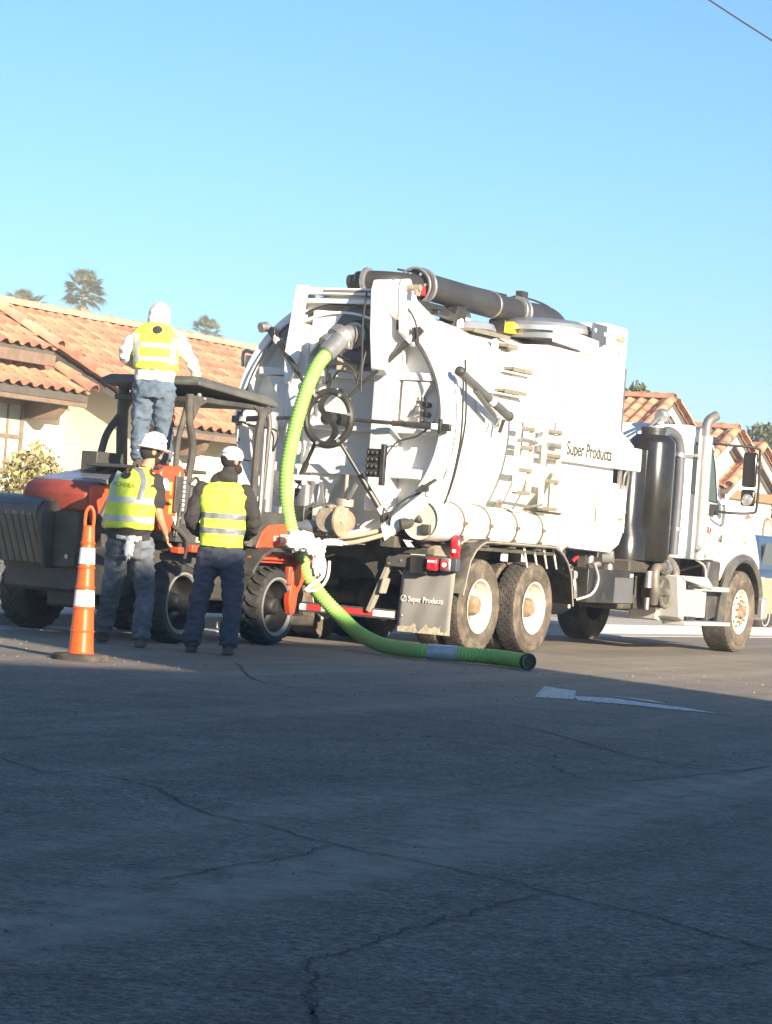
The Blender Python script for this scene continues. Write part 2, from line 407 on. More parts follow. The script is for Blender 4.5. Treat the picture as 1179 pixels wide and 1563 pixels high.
for pts, w in CR:
    P = smooth_path([(x, y, .004) for x, y in pts], 14); g = G(); prev = None
    for i, p in enumerate(P):
        t = (P[min(i + 1, len(P) - 1)] - P[max(i - 1, 0)]).normalized(); n = V((-t.y, t.x, 0))
        j = noise.noise(V((p.x * 9, p.y * 9, 3))) * .03 + noise.noise(V((p.x * 40, p.y * 40, 1))) * .012
        e = min(1, i / 5, (len(P) - 1 - i) / 5) * w * .75 * (.7 + .6 * abs(noise.noise(V((p.x * 13, p.y * 13, 9)))) + .3 * random.random())
        a = g.bm.verts.new(p + n * (j + e / 2 + .0008)); b = g.bm.verts.new(p + n * (j - e / 2 - .0008))
        if prev: g._f([prev[0], prev[1], b, a])
        prev = (a, b)
    o = g.out('road_crack', CRACK); o['kind'] = 'structure'
for i, poly in enumerate(([(1.23, 19.91), (1.41, 21.66), (1.65, 21.31), (1.54, 20.04)], [(1.575, 20.5), (1.87, 20.62), (2.13, 20.27), (2.36, 20.06), (2.6, 19.57), (2.22, 19.66), (1.95, 19.85), (1.56, 19.9)], [(1.9, 20.95), (2.2, 20.75), (2.3, 20.3), (1.95, 20.8)])):
    sheet('road_marking', poly, .004 + .0005 * i, PAINT, local=False)

rg = random.Random(5); g = G()
for k in range(900):
    y = rg.uniform(5.5, 27) if k % 3 else rg.uniform(18, 27); x = rg.uniform(-.17, .17) * y; q = rg.uniform(.003, .009) * (1 if y < 14 else 1.6); c = V((x, y, q * .4)); a = rg.uniform(0, 6)
    T = [c + V((q * math.cos(a + t), q * math.sin(a + t), -q * .4)) * rg.uniform(.7, 1.2) for t in (0, 1.6, 3.1, 4.7)]; top = g.bm.verts.new(c + V((0, 0, q * .6))); B = [g.bm.verts.new((p.x, p.y, max(p.z, .0005))) for p in T]
    for i in range(4): g._f([B[i], B[(i + 1) % 4], top])
gs = g.out('loose_gravel', mat('loose_stone', (.20, .19, .17), .9, island=.5)); gs['kind'] = 'stuff'

# ------------------------------------------------------------------ roof tiles
def tile_mesh(name, w, L, m):
    g = G(); n = 8; top = []; bot = []
    for yy, lift in ((0, .030), (L, 0)):
        for off, lst in ((0, top), (-.016, bot)):
            row = []
            for i in range(n + 1):
                t = i / n
                z = .055 * (math.sin(math.pi * (t / .62)) if t < .62 else -.28 * math.sin(math.pi * (t - .62) / .38))
                row.append(g.bm.verts.new((t * w - w / 2, yy, z + lift + off + .02)))
            lst.append(row)
    for i in range(n):
        g._f([top[0][i], top[0][i + 1], top[1][i + 1], top[1][i]], True)
        g._f([top[0][i], bot[0][i], bot[0][i + 1], top[0][i + 1]])
    g._f([top[0][0], top[1][0], bot[1][0], bot[0][0]])
    me = bpy.data.meshes.new(name); g.bm.to_mesh(me); g.bm.free(); me.materials.append(m); me.set_sharp_from_angle(angle=R_(50))
    return me
def cap_mesh(name, r, L, m):
    g = G(); n = 8; rows = []
    for yy, rr in ((0, r * 1.1), (L, r * .86)):
        for q in (rr, rr - .016):
            rows.append([g.bm.verts.new((math.cos(math.pi * i / n) * q, yy, math.sin(math.pi * i / n) * q)) for i in range(n + 1)])
    for i in range(n):
        g._f([rows[0][i], rows[0][i + 1], rows[2][i + 1], rows[2][i]], True)
        g._f([rows[0][i], rows[1][i], rows[1][i + 1], rows[0][i + 1]])
    me = bpy.data.meshes.new(name); g.bm.to_mesh(me); g.bm.free(); me.materials.append(m); me.set_sharp_from_angle(angle=R_(50))
    return me
TM = tile_mesh('roof_tile', .28, .42, TILE)
CM = cap_mesh('ridge_tile', .12, .44, CAPT)
RM = cap_mesh('ridge_tile', .12, .44, TILE)
def place(name, me, T, parent):
    o = bpy.data.objects.new(name, me); COL.objects.link(o); o.parent = parent; o.matrix_local = T; return o
def tiled_slope(parent, A, along, up, ncol, nrow, w=.28, ex=.36, limit=300, skip=None):
    """A eave corner, along = unit vector along the eave, up = unit vector up the slope"""
    al = V(along).normalized(); u = V(up).normalized(); A = V(A); k = 0; rest = []
    for r in range(nrow):
        for c in range(ncol):
            p = A + al * ((c + .5) * w) + u * (r * ex)
            if skip and skip(p): continue
            T = basis(p + V((random.uniform(-.004, .004), 0, random.uniform(0, .006))), al, u) @ Matrix.Rotation(random.uniform(-.02, .02), 4, 'Z')
            if k < limit: place('roof_tile', TM, T, parent)
            else: rest.append(T)
            k += 1
    if rest:
        bm = bmesh.new()
        for T in rest:
            n0 = len(bm.verts); bm.from_mesh(TM); bm.verts.ensure_lookup_table()
            for v in bm.verts[n0:]: v.co = T @ v.co
        me = bpy.data.meshes.new('roof_tiles'); bm.to_mesh(me); bm.free(); me.materials.append(TILE)
        o = bpy.data.objects.new('far_roof_tiles', me); link(o, parent); o['kind'] = 'stuff'
def cap_line(parent, a, b, me, ex=.36, nm='ridge_tile', up=(0, 0, 1)):
    a, b = V(a), V(b); d = (b - a); n = max(1, int(d.length / ex)); d.normalize()
    s = d.cross(V(up)).normalized()
    for i in range(n):
        T = basis(a + d * (i * ex) + V((0, 0, random.uniform(0, .012))), s, d)
        place(nm, me, T @ Matrix.Rotation(random.uniform(-.03, .03), 4, 'Z'), parent)

# ------------------------------------------------------------------ left house (street frame)
def sub(name, m, root, f, bevel=0., kind=None):
    g = G(); f(g); return g.out(name, m, root, bevel, kind=kind)
def stucco_house_left():
    h = thing('stucco_house', 'white and cream stucco house with long terracotta tile roof behind the orange machine', 'house', O_, PHI)
    # main block: eave y'=9.3 z 2.72, ridge y'=13.1 z 4.58, gable end x'=9
    sl = V((0, 3.8, 1.86)).normalized()
    g = G()
    g.prism([(10.0, .0), (16.2, .0), (16.2, 3.0), (13.1, 4.38), (10.0, 2.92)], 'x', 9.4, 26.)
    g.out('gable_wall', STUY, h)
    g = G(); g.prism([(9.35, 2.64), (13.1, 4.48), (16.9, 2.64), (16.9, 2.56), (13.1, 4.38), (9.35, 2.54)], 'x', 9.02, 26.5)
    roof = g.out('roof', DECK, h)
    tiled_slope(roof, (9.05, 9.3, 2.64), (1, 0, 0), sl, 25, 12, limit=300)      # the nearest tiles one by one
    tiled_slope(roof, (16.05, 9.3, 2.64), (1, 0, 0), sl, 37, 12, limit=0)
    cap_line(roof, (26.4, 13.1, 4.55), (9.0, 13.1, 4.55), CM)
    cap_line(roof, (9.05, 9.25, 2.72), (9.05, 13.05, 4.58), RM, ex=.40)
    sub('fascia', WOODB, h, lambda g: g.box(9.1, 26.4, 9.34, 9.39, 2.50, 2.60), .008)
    # front wall facing the street under the main eave
    sub('wall', STUC, h, lambda g: g.box(12.2, 26., 9.8, 9.99, 0, 2.6))
    # corbel + shutters
    for x in (10.4, 14.0): sub('corbel', WOODB, h, lambda g: g.prism([(9.45, 2.50), (10.0, 2.50), (10.0, 2.24), (9.65, 2.24), (9.5, 2.36)], 'x', x, x + .16), .01)
    dr = sub('shutter', SHUT, h, lambda g: g.box(9.45, 9.95, 9.93, 9.985, .9, 2.35), .01)
    sub('shutter_batten', WOODB, dr, lambda g: [g.box(9.47, 9.93, 9.905, 9.93, z, z + .06) for z in (1.15, 1.6, 2.05)])
    # front wing, wall facing the street at y'=11.85, small upper roof and lower roof
    sub('wing_wall', STUC, h, lambda g: [g.box(0., 9.38, 11.5, 12.0, 0, 2.95), g.box(0., 8.2, 11.55, 11.95, 2.94, 3.8)])
    def roof_piece(name, x0, x1, ye, ze, yt, capx, n, rows):
        sl2 = V((0, 1, .49)).normalized(); zt = ze + (yt - ye) * .49
        r = sub(name, DECK, h, lambda g: g.prism([(ye + .04, ze - .05), (yt, zt - .05), (yt, zt - .16), (ye + .04, ze - .16)], 'x', x0, x1))
        tiled_slope(r, (x1 - n * .28 - .02, ye, ze - .05), (1, 0, 0), sl2, n, rows, limit=300)
        cap_line(r, (x1 + .02, ye - .05, ze + .02), (x1 + .02, yt, zt + .05), CM if capx else RM, ex=.40)
        return r
    roof_piece('lower_roof', 1., 8.75, 10.6, 3.08, 11.5, False, 14, 3)
    roof_piece('upper_roof', 1., 8.25, 10.95, 3.72, 12.7, True, 12, 5)
    sub('lower_fascia', WOODB, h, lambda g: g.box(1., 8.78, 10.66, 10.72, 2.84, 3.00), .008)
    sub('lower_soffit', WOODB, h, lambda g: g.box(1., 8.74, 10.73, 11.49, 2.88, 2.94))
    sub('upper_fascia', WOODB, h, lambda g: g.box(1., 8.28, 10.97, 11.04, 3.44, 3.62), .008)
    sub('upper_wall', WOODB, h, lambda g: g.box(1., 8.2, 11.06, 11.49, 3.46, 3.54))
    for x in (8.45, 6.0): sub('corbel', WOODB, h, lambda g: g.prism([(10.75, 2.87), (11.5, 2.87), (11.5, 2.60), (10.98, 2.62), (10.84, 2.74)], 'x', x - .2, x), .01)
    # window in wing wall
    wy = 11.49
    w = sub('window', WOODB, h, lambda g: [g.box(7.40, 8.22, wy - .05, wy, 1.72, 1.80), g.box(7.40, 8.22, wy - .05, wy, 2.80, 2.88), g.box(8.14, 8.22, wy - .05, wy, 1.72, 2.88), g.box(7.40, 7.48, wy - .05, wy, 1.72, 2.88), g.box(7.48, 8.14, wy - .045, wy, 2.27, 2.33), g.box(7.79, 7.83, wy - .045, wy, 1.8, 2.8)], .006)
    for x0 in (7.48, 7.83):
        for z0 in (1.80, 2.33): sub('pane', mat('pale_window_glass', (.38, .42, .36), .15, var=.2, scale=2), w, lambda g: g.box(x0, x0 + .31, wy - .022, wy - .016, z0, z0 + .47))
    return h
stucco_house_left()

def gable_house(name, label, xa, ye, z_apex, rows, ncols, half, arch=False, beam=False):
    """gable end facing the street at y'=ye, apex at x'=xa"""
    h = thing(name, label, 'house', O_, PHI)
    k_ = .52; ze = z_apex - half * k_
    b = ye + .35
    sub('wall', STUC, h, lambda g: g.prism([(xa - half + .3, 0), (xa + half - .3, 0), (xa + half - .3, ze + .05), (xa, z_apex - .22), (xa - half + .3, ze + .05)], 'y', b, b + 9))
    rf = sub('roof', DECK, h, lambda g: g.prism([(xa - half, ze - .06), (xa, z_apex - .07), (xa + half, ze - .06), (xa + half, ze - .16), (xa, z_apex - .18), (xa - half, ze - .16)], 'y', ye + .02, b + 9.2))
    sl = V((1, 0, k_)).normalized(); sr = V((-1, 0, k_)).normalized()
    tiled_slope(rf, (xa - half, ye + ncols * .28, ze - .05), (0, -1, 0), sl, ncols, rows, limit=300)
    tiled_slope(rf, (xa + half, ye, ze - .05), (0, 1, 0), sr, ncols, rows, limit=0)
    cap_line(rf, (xa, ye - .02, z_apex), (xa, ye + ncols * .28, z_apex), RM)
    cap_line(rf, (xa - half, ye, ze + .03), (xa, ye, z_apex + .02), RM, ex=.38)
    cap_line(rf, (xa + half, ye, ze + .03), (xa, ye, z_apex + .02), CM, ex=.38)
    sub('bargeboard', WHITE2, h, lambda g: (g.prism([(xa - half, ze - .17), (xa, z_apex - .19), (xa, z_apex - .34), (xa - half, ze - .32)], 'y', ye + .03, ye + .08), g.prism([(xa + half, ze - .17), (xa, z_apex - .19), (xa, z_apex - .34), (xa + half, ze - .32)], 'y', ye + .03, ye + .08)))
    if beam:
        sub('tie_beam', mat('reddish_timber', (.36, .17, .09), .8, var=.1), h, lambda g: g.box(xa - half - .1, xa + half, b - .12, b - .002, 2.72, 2.94), .01)
        sub('purlin_end', WOODB, h, lambda g: g.box(xa + .1, xa + .5, ye + .1, b + .2, z_apex - .5, z_apex - .25), .02)
    if arch:
        for x in (xa - 1.3, xa + .2, xa + 1.5):
            w = .28; pts = [(x - w, 1.2), (x + w, 1.2), (x + w, 2.05)] + [(x + w * math.cos(a), 2.05 + w * 1.2 * math.sin(a)) for a in [math.pi * i / 8 for i in range(1, 8)]] + [(x - w, 2.05)]
            wd = sub('arched_window', WOODB, h, lambda g: g.prism(pts, 'y', b - .04, b - .002))
            cx = [(x + (px - x) * .82, 1.62 + (pz - 1.62) * .9) for px, pz in pts]
            sub('pane', mat('curtained_glass', (.55, .52, .42), .3, var=.15), wd, lambda g: g.prism(cx, 'y', b - .055, b - .041))
    return h
gable_house('stucco_house', 'tile-roofed gabled house seen just behind the black cylinder of the truck', 28.6, 9.0, 4.72, 6, 12, 1.9)
gable_house('stucco_house', 'middle gabled tile roof rising behind the truck exhaust stack', 32.6, 9.0, 4.34, 5, 9, 1.6)
gable_house('stucco_house', 'white gabled house with reddish beam and arched windows behind the truck mirror', 34.2, 8.95, 4.02, 6, 8, 2.05, True, True)

# the two-storey house across the street behind the viewer: its roof edge throws the shade on the road
def shade_house():
    n_ = V((-SY, SX, 0)).normalized(); s_ = V((-SX, -SY, 0)).normalized()
    ang = math.atan2(n_.y, n_.x); vb = -5.5
    base = s_ * vb
    h = thing('two_storey_house', 'two storey stucco house across the street behind the viewer', 'house', base, ang)
    te = math.tan(SUN_EL)
    z1 = te * (23.2 - vb); z0 = te * (18.0 - vb)
    # u measured with the new normal
    sub('wall', STUC, h, lambda g: (g.box(9.65, 14.55, -9, 0, 0, z1 - .5), g.box(-9, 9.64, -9, -.3, 0, z0 - .5)))
    sub('roof', TILE, h, lambda g: (g.prism([(-9.3, z1 - .8), (-4, z1 + 0.), (0., z1), (0, z1 - .5), (-9.3, z1 - 1.2)], 'x', 9.6, 14.6), g.prism([(-9.3, z0 - .5), (-.2, z0), (-.2, z0 - .5), (-9.3, z0 - .9)], 'x', -9.3, 9.59)), .02)
    sub('added_shade_chimney', STUC, h, lambda g: g.box(9.45, 10.30, -2.0, -.8, z0 - .5, z1 + 2.1), .02)  # unseen chimney, added only to shade the machine's hood
    w = sub('window', WOODB, h, lambda g: [g.box(x, x + 1.2, .0, .05, 3.6, 4.8) for x in (10.4, 12.4)])
    sub('pane', GLASS, w, lambda g: [g.box(x + .08, x + 1.12, .051, .06, 3.68, 4.72) for x in (10.4, 12.4)])
shade_house()
#INSERT#

# ------------------------------------------------------------------ vacuum truck (street frame)
truck = thing('vacuum_truck', 'big white vacuum truck with round rear tank door, black suction boom and black side cylinder', 'truck', O_, PHI)
def T_(name, m, f, parent=None, bevel=0., sharp=32, kind=None):
    g = G(); f(g); return g.out(name, m, parent or truck, bevel, sharp, kind)

# faint weld seams round the tank, and grime runs under the fittings
# wheels
def tyre_mesh(R, w, side_in, blocks, rows, dish=True, lug=.012):
    """axis along y, centred; outer side is -y"""
    g = G(); g.mi = 0
    g.lathe([(-w * .42, side_in), (-w * .46, side_in + .03), (-w * .50, R * .78), (-w * .47, R * .93), (-w * .40, R - .010)], (0, 0, 0), (0, 1, 0), 56, False, False)
    g.mi = 1
    g.lathe([(-w * .40, R - .010), (0, R - .006), (w * .40, R - .010)], (0, 0, 0), (0, 1, 0), 56, False, False)
    g.mi = 0
    g.lathe([(w * .40, R - .010), (w * .47, R * .93), (w * .50, R * .78), (w * .46, side_in + .03), (w * .42, side_in)], (0, 0, 0), (0, 1, 0), 56, False, False)
    g.lathe([(-w * .495, R * .80), (-w * .515, R * .815), (-w * .495, R * .83)], (0, 0, 0), (0, 1, 0), 56, False, False)
    g.mi = 1
    for r in range(rows):
        y0 = -w * .41 + r * w * .82 / rows; y1 = y0 + w * .82 / rows
        for b in range(blocks):
            a = 2 * math.pi * (b + (.5 if r % 2 else 0)) / blocks; da = math.pi / blocks * .84
            gp = .006; lo, hi = [], []
            hexp = [(-1, 0), (-.55, 1), (.55, 1), (1, 0), (.55, -1), (-.55, -1)]
            ym = (y0 + y1) / 2; hw = (y1 - y0) / 2 - gp / 2 + .004
            for q, e in hexp:
                aa = a + da * q * 1.05; yy = ym + hw * e
                rr = R + (0 if abs(yy) < w * .38 else -.006)
                hi.append(g.bm.verts.new((math.cos(aa) * rr, yy, math.sin(aa) * rr))); lo.append(g.bm.verts.new((math.cos(aa) * (R - .016), yy * 1.0, math.sin(aa) * (R - .016))))
            g._f(hi)
            for i in range(6): g._f([hi[i], hi[(i + 1) % 6], lo[(i + 1) % 6], lo[i]])
    bmesh.ops.recalc_face_normals(g.bm, faces=g.bm.faces)
    me = bpy.data.meshes.new('tyre'); g.bm.to_mesh(me); g.bm.free()
    me.materials.append(SIDEW); me.materials.append(RUBBER); me.set_sharp_from_angle(angle=R_(30)); return me
def rim_mesh(name, prof, m, cap=True):
    g = G(); g.lathe(prof, (0, 0, 0), (0, 1, 0), 48, False, cap)
    bmesh.ops.recalc_face_normals(g.bm, faces=g.bm.faces)
    me = bpy.data.meshes.new(name); g.bm.to_mesh(me); g.bm.free(); me.materials.append(m); me.set_sharp_from_angle(angle=R_(35)); return me
TY_R = tyre_mesh(.495, .265, .275, 40, 5); TY_F = tyre_mesh(.53, .38, .275, 36, 6)
RIM_R = rim_mesh('rim', [(-.125, .288), (-.128, .276), (-.118, .262), (-.05, .248), (-.035, .235), (.02, .228), (.045, .20), (.05, .12), (.05, .0)], CREAM)
RIM_F = rim_mesh('rim', [(-.17, .290), (-.172, .276), (-.155, .262), (-.10, .250), (-.085, .235), (-.075, .225), (-.155, .18), (-.165, .12), (-.17, .0)], CREAM)
def hub_mesh(front):
    g = G()
    if front:
        g.lathe([(-.165, .10), (-.215, .085), (-.23, .06), (-.235, .0)], (0, 0, 0), (0, 1, 0), 20)
        rr, y = .145, -.16
    else:
        g.lathe([(.05, .115), (-.06, .105), (-.10, .085), (-.105, .0)], (0, 0, 0), (0, 1, 0), 20)
        rr, y = .145, .05
    for k in range(10):
        a = 2 * math.pi * k / 10
        g.cyl((rr * math.cos(a), y + .01, rr * math.sin(a)), (rr * math.cos(a), y - .045, rr * math.sin(a)), .019, .015, 6)
    bmesh.ops.recalc_face_normals(g.bm, faces=g.bm.faces)
    me = bpy.data.meshes.new('hub'); g.bm.to_mesh(me); g.bm.free(); me.materials.append(mat('rusty_hub', (.26, .17, .10), .7, .1, var=.25, dirt=(.45, .38, .28), dscale=12, damt=.6)); me.set_sharp_from_angle(angle=R_(35)); return me
HUB_R, HUB_F = hub_mesh(False), hub_mesh(True)
def holes_mesh():
    g = G()
    for k in range(10):
        a = 2 * math.pi * (k + .5) / 10; g.cyl((.188 * math.cos(a), -.1425, .188 * math.sin(a)), (.188 * math.cos(a), -.1475, .188 * math.sin(a)), .021, None, 10)
    me = bpy.data.meshes.new('vent_hole'); g.bm.to_mesh(me); g.bm.free(); me.materials.append(MBLK); return me
HOLES = holes_mesh()
HOLES2 = HOLES.copy(); HOLES2.transform(Matrix.Translation((0, .0435 + .1425 + .004, 0)) @ Matrix.Diagonal((1.02, 1, 1.02, 1)))
def wheel(x, y, R, tyre, rim, hub, flip=False, rot=0., steer=0.):
    o = bpy.data.objects.new('wheel', rim); link(o, truck)
    o.matrix_local = Matrix.Translation((x, y, R)) @ Matrix.Rotation((math.pi if flip else 0) + steer, 4, 'Z') @ Matrix.Rotation(rot, 4, 'Y')
    for nm, me in (('tyre', tyre), ('hub', hub)):
        if me: c = bpy.data.objects.new(nm, me); link(c, o)
    if rim is RIM_R and hub: c = bpy.data.objects.new('vent_hole', HOLES2); link(c, o)
    if rim is RIM_F: c = bpy.data.objects.new('vent_hole', HOLES); link(c, o)
    return o
for x in (-.60, .72):
    for s in (-1, 1):
        wheel(x, s * 1.085, .493, TY_R, RIM_R, HUB_R, s > 0, .3 + x + s)
        wheel(x, s * .775, .493, TY_R, RIM_R, None, s < 0, .9 + x)
for s in (-1, 1): wheel(6.97, s * 1.03, .528, TY_F, RIM_F, HUB_F, s > 0, .2, 0)

# chassis
for s in (-1, 1): T_('frame_rail', FRAME, lambda g: g.box(-1.25, 8.0, s * .38, s * .46, .66, .96), bevel=.01)
T_('cross_member', FRAME, lambda g: [g.box(x, x + .1, -.38, .38, .7, .9) for x in (-.9, .1, 1.2, 2.6, 4.2, 5.6)])
for x in (-.6, .72):
    T_('axle', FRAME, lambda g: (g.cyl((x, -1.0, .49), (x, 1.0, .49), .085), g.sphere((x, 0, .49), .23, 14, (.9, 1, 1)), g.cyl((x, 0, .5), (x + .5, 0, .62), .1, .06)))
T_('front_axle', FRAME, lambda g: (g.box(6.9, 7.04, -.9, .9, .42, .56),), bevel=.02)
T_('suspension_beam', FRAME, lambda g: [g.prism([(-.6, .42), (-.6, .56), (.06, .74), (.72, .56), (.72, .42), (.06, .52)], 'y', s * .50, s * .60) for s in (-1, 1)], bevel=.01)
T_('drive_shaft', FRAME, lambda g: (g.cyl((1.2, 0, .6), (5.2, 0, .75), .06), g.box(4.7, 5.9, -.3, .3, .5, .95)))
T_('air_tank', FRAME, lambda g: (g.cyl((1.3, -.62, .62), (1.9, -.62, .62), .14), g.cyl((2.2, .62, .6), (3.4, .62, .6), .2), g.lathe([(0, .10), (.03, .13), (.12, .13), (.15, .1)], (1.62, -.95, .48), (0, 1, 0), 18)), bevel=.005)
T_('fuel_tank', ALU, lambda g: g.cyl((4.4, .85, .62), (5.7, .85, .62), .3, None, 28))

# rear crossmember with arch, struts, bumper
def arch(g):
    p = [(.62, 1.05), (-.47, 1.05), (-.47, .70)]
    p += [(.08 + .42 * math.cos(a), .62 + .30 * math.sin(a)) for a in [math.pi * (1 - .05) * (1 - i / 12) + .05 * math.pi * .0 for i in range(12, -1, -1)][::1]]
    p += [(.62, .68)]
    # outline in (y, z)
    pts = [(.62, 1.05), (.62, .66)] + [(.07 + .44 * math.cos(math.pi * i / 12), .60 + .32 * math.sin(math.pi * i / 12)) for i in range(13)] + [(-.47, .66), (-.47, 1.05)]
    g.prism(pts, 'x', -1.34, -1.28)
T_('rear_cross_plate', FRAME, arch, bevel=.006)
T_('cross_plate_lip', FRAME, lambda g: g.box(-1.39, -1.26, -.48, .63, 1.052, 1.075), bevel=.005)
T_('strut', mat('muddy_pale_steel', (.36, .32, .26), .85, var=.25, dirt=(.10, .09, .07), dscale=6, damt=.7), lambda g: (g.bar((-1.36, -.56, .98), (-1.36, -.31, .36), .075, .05), g.bar((-1.37, -.50, .72), (-1.37, -.46, .56), .13, .03)), bevel=.008)
bump = T_('rear_bumper', FRAME, lambda g: g.box(-1.36, -1.28, -.67, .74, .295, .40), bevel=.008)
xs = [(-.62, -.36, WTAPE), (-.36, .02, RTAPE), (.02, .26, WTAPE), (.26, .44, RTAPE), (.44, .72, WTAPE)]
for a, b_, m in xs: T_('reflective_strip', m, lambda g: g.box(-1.366, -1.3605, a + .004, b_ - .004, .318, .382), bump)
T_('bumper_end', GREYM, lambda g: (g.box(-1.37, -1.27, -.74, -.672, .27, .43), g.cyl((-1.385, -.705, .35), (-1.37, -.705, .35), .02, None, 8)), bevel=.01)
# light bar with lamps and mud flaps
for s in (-1, 1):
    lb = T_('light_bar', mat('dusty_dark_steel', (.075, .073, .068), .65, var=.15, dirt=(.19, .17, .14), dscale=4, damt=.5), lambda g: g.box(-1.42, -1.34, s * .50, s * 1.17, .845, .985), bevel=.008)
    for yy, zz in ((.54, .95), (.54, .875), (.68, .915)): T_('bolt', CHROME, lambda g: g.cyl((-1.43, s * yy, zz), (-1.42, s * yy, zz), .011, None, 8), lb)
    T_('tail_lamp_box', BLACK, lambda g: (g.box(-1.46, -1.42, s * .80, s * 1.0, .79, .97),), lb, .012)
    tl = T_('tail_lamp', REDL, lambda g: g.box(-1.50, -1.43, s * 1.01, s * 1.135, .835, .965), bevel=.02)
    T_('lamp_window', WLENS, lambda g: g.box(-1.503, -1.498, s * 1.03, s * 1.115, .918, .942), tl)
    bl = T_('reverse_lamp', GREYM, lambda g: g.box(-1.47, -1.40, s * 1.155, s * 1.275, .84, .975), bevel=.02)
    T_('lens', REDL, lambda g: g.cyl((-1.48, s * 1.215, .905), (-1.465, s * 1.215, .905), .045), bl); T_('bulb_spot', WLENS, lambda g: g.cyl((-1.487, s * 1.215, .905), (-1.479, s * 1.215, .905), .026), bl)
    T_('lamp_end_bracket', mat('slate_bracket', (.07, .08, .10), .5), lambda g: g.box(-1.45, -1.36, s * 1.28, s * 1.335, .845, .975), bevel=.006)
    T_('round_marker', REDL, lambda g: (g.sphere((-1.33, s * 1.25, 1.10), .11, 14, (.35, .55, 1.1)), g.box(-1.345, -1.315, s * 1.2, s * 1.3, .98, 1.05)), bevel=.01)
    T_('marker_lamp', WLENS, lambda g: g.box(-1.37, -1.361, s * 1.235, s * 1.275, 1.035, 1.07))
    mf = G(); nx = 12
    rowsf = []
    for i in range(13):
        z = .845 - i * .665 / 12; rowsf.append([V((-1.345 - .03 * math.sin(i / 12 * 2.2) + .006 * math.sin(j * 1.1 + i * .5), s * (.665 + .61 * j / nx), z)) for j in range(nx + 1)])
    mf.rings(rowsf, False, False, True, False)
    m_f = mf.out('mud_flap', mat('muddy_grey_flap', (.24, .23, .21), .7, var=.12, scale=3, dirt=(.26, .24, .20), dscale=2, damt=.5), truck)
    sol = m_f.modifiers.new('thick', 'SOLIDIFY'); sol.thickness = .012
    # dried mud along the lower edge: thin uneven crust
    gm = G(); P_ = []
    for j in range(25):
        u = j / 24; P_.append((s * (.67 + .60 * u), .225 + .09 * abs(noise.noise(V((u * 5, s, 0)))) * 1.8 + .02 * random.random()))
    gm.prism([(P_[0][0], .185)] + P_ + [(P_[-1][0], .185)], 'x', -1.3755, -1.367)
    gm.out('dried_mud', mat('dried_mud', (.50, .43, .31), .95, var=.25, scale=18, bump=.5), m_f)
TT = basis((-1.385, -.775, .50), (0, -1, 0), (0, 0, 1))
text('Super Products', 'flap_lettering', INKW, .082, TT, truck, .80)
def logo(g, y, z, x, r, w=.006):
    n = 24
    for k in range(n):
        a, b_ = 2 * math.pi * k / n, 2 * math.pi * (k + 1) / n
        g._f([g.bm.verts.new((x, y - q * math.cos(t), z + q * math.sin(t))) for q, t in ((r, a), (r, b_), (r - w, b_), (r - w, a))])
T_('flap_logo', INKW, lambda g: (logo(g, -.725, .53, -1.387, .034, .006), g.tube([(-1.387, -.725 - .014 * math.sin(t * 1.0), .53 + .022 * math.cos(t / 2)) for t in [i * .8 for i in range(9)]], .003, 5)))

# fenders over the tandem
def fender(s):
    g = G(); P = []
    for i in range(25):
        t = i / 24
        x = -1.13 + t * 2.72
        if x < -.6: z = .62 + .57 * math.sin(math.acos(max(-1, min(1, (-.6 - x) / .53))))
        elif x > .95: z = .55 + .64 * math.sqrt(max(0, 1 - ((x - .95) / .64) ** 2))
        else: z = 1.19
        P.append((x, z))
    g.rings([[V((x, s * .74, z)), V((x, s * 1.27, z)), V((x, s * 1.275, z - .035))] for x, z in P], False, False, True, False)
    o = g.out('fender', mat('fender_dusty_black', (.07, .065, .058), .6, var=.15, dirt=(.34, .30, .24), dscale=3, damt=.6), truck); m = o.modifiers.new('t', 'SOLIDIFY'); m.thickness = .008
    T_('fender_edge', mat('pale_edge_highlight', (.30, .27, .22), .6), lambda g: g.tube([(x, s * 1.277, z - .018) for x, z in P], .008, 6), o)  # pale tube colour paints the highlight along the fender rim
fender(-1); fender(1)
T_('fender_bracket', CREAM, lambda g: [g.prism([(x, 1.17), (x + .05, 1.17), (x + .17, .93), (x + .145, .93)], 'y', -1.20, -1.19) for x in (.35, .6, .85, 1.1, 1.3)])
T_('fender_inner_plate', BLACK, lambda g: g.box(-.2, 1.45, -.66, -.64, .92, 1.16))
T_('white_tag', WHITE2, lambda g: g.box(-.02, .13, -1.14, -1.12, .98, 1.12), bevel=.005)
T_('folding_chain_box', FRAME, lambda g: g.box(-.75, .25, -.85, -.6, .98, 1.1), bevel=.02)

# the round debris tank
TC = V((0, .045, 2.345)); TR = 1.215
T_('tank', WHITE, lambda g: g.lathe([(-1.44, TR), (-1.3, TR), (-.45, TR), (-.44, TR + .012), (-.36, TR + .012), (-.35, TR), (1.35, TR), (1.36, TR + .012), (1.44, TR + .012), (1.45, TR), (2.55, TR - .0), (2.70, TR - .08), (2.74, .9)], (0, TC.y, TC.z), (1, 0, 0), 72))
for x in (-.92, .18, .82): T_('weld_seam', mat('warm_weld', (.50, .45, .33), .7), lambda g: g.lathe([(x, TR + .001), (x + .003, TR + .005), (x + .011, TR + .005), (x + .014, TR + .001)], (0, TC.y, TC.z), (1, 0, 0), 72, False, False))
T_('tank_flange', WHITE2, lambda g: g.lathe([(-1.38, TR - .01), (-1.38, TR + .07), (-1.46, TR + .085), (-1.47, TR + .085), (-1.475, TR + .02), (-1.50, TR + .02), (-1.50, TR + .085), (-1.58, TR + .085), (-1.66, TR + .05), (-1.66, TR - .025), (-1.38, TR - .045)], (0, TC.y, TC.z), (1, 0, 0), 72, False, False))
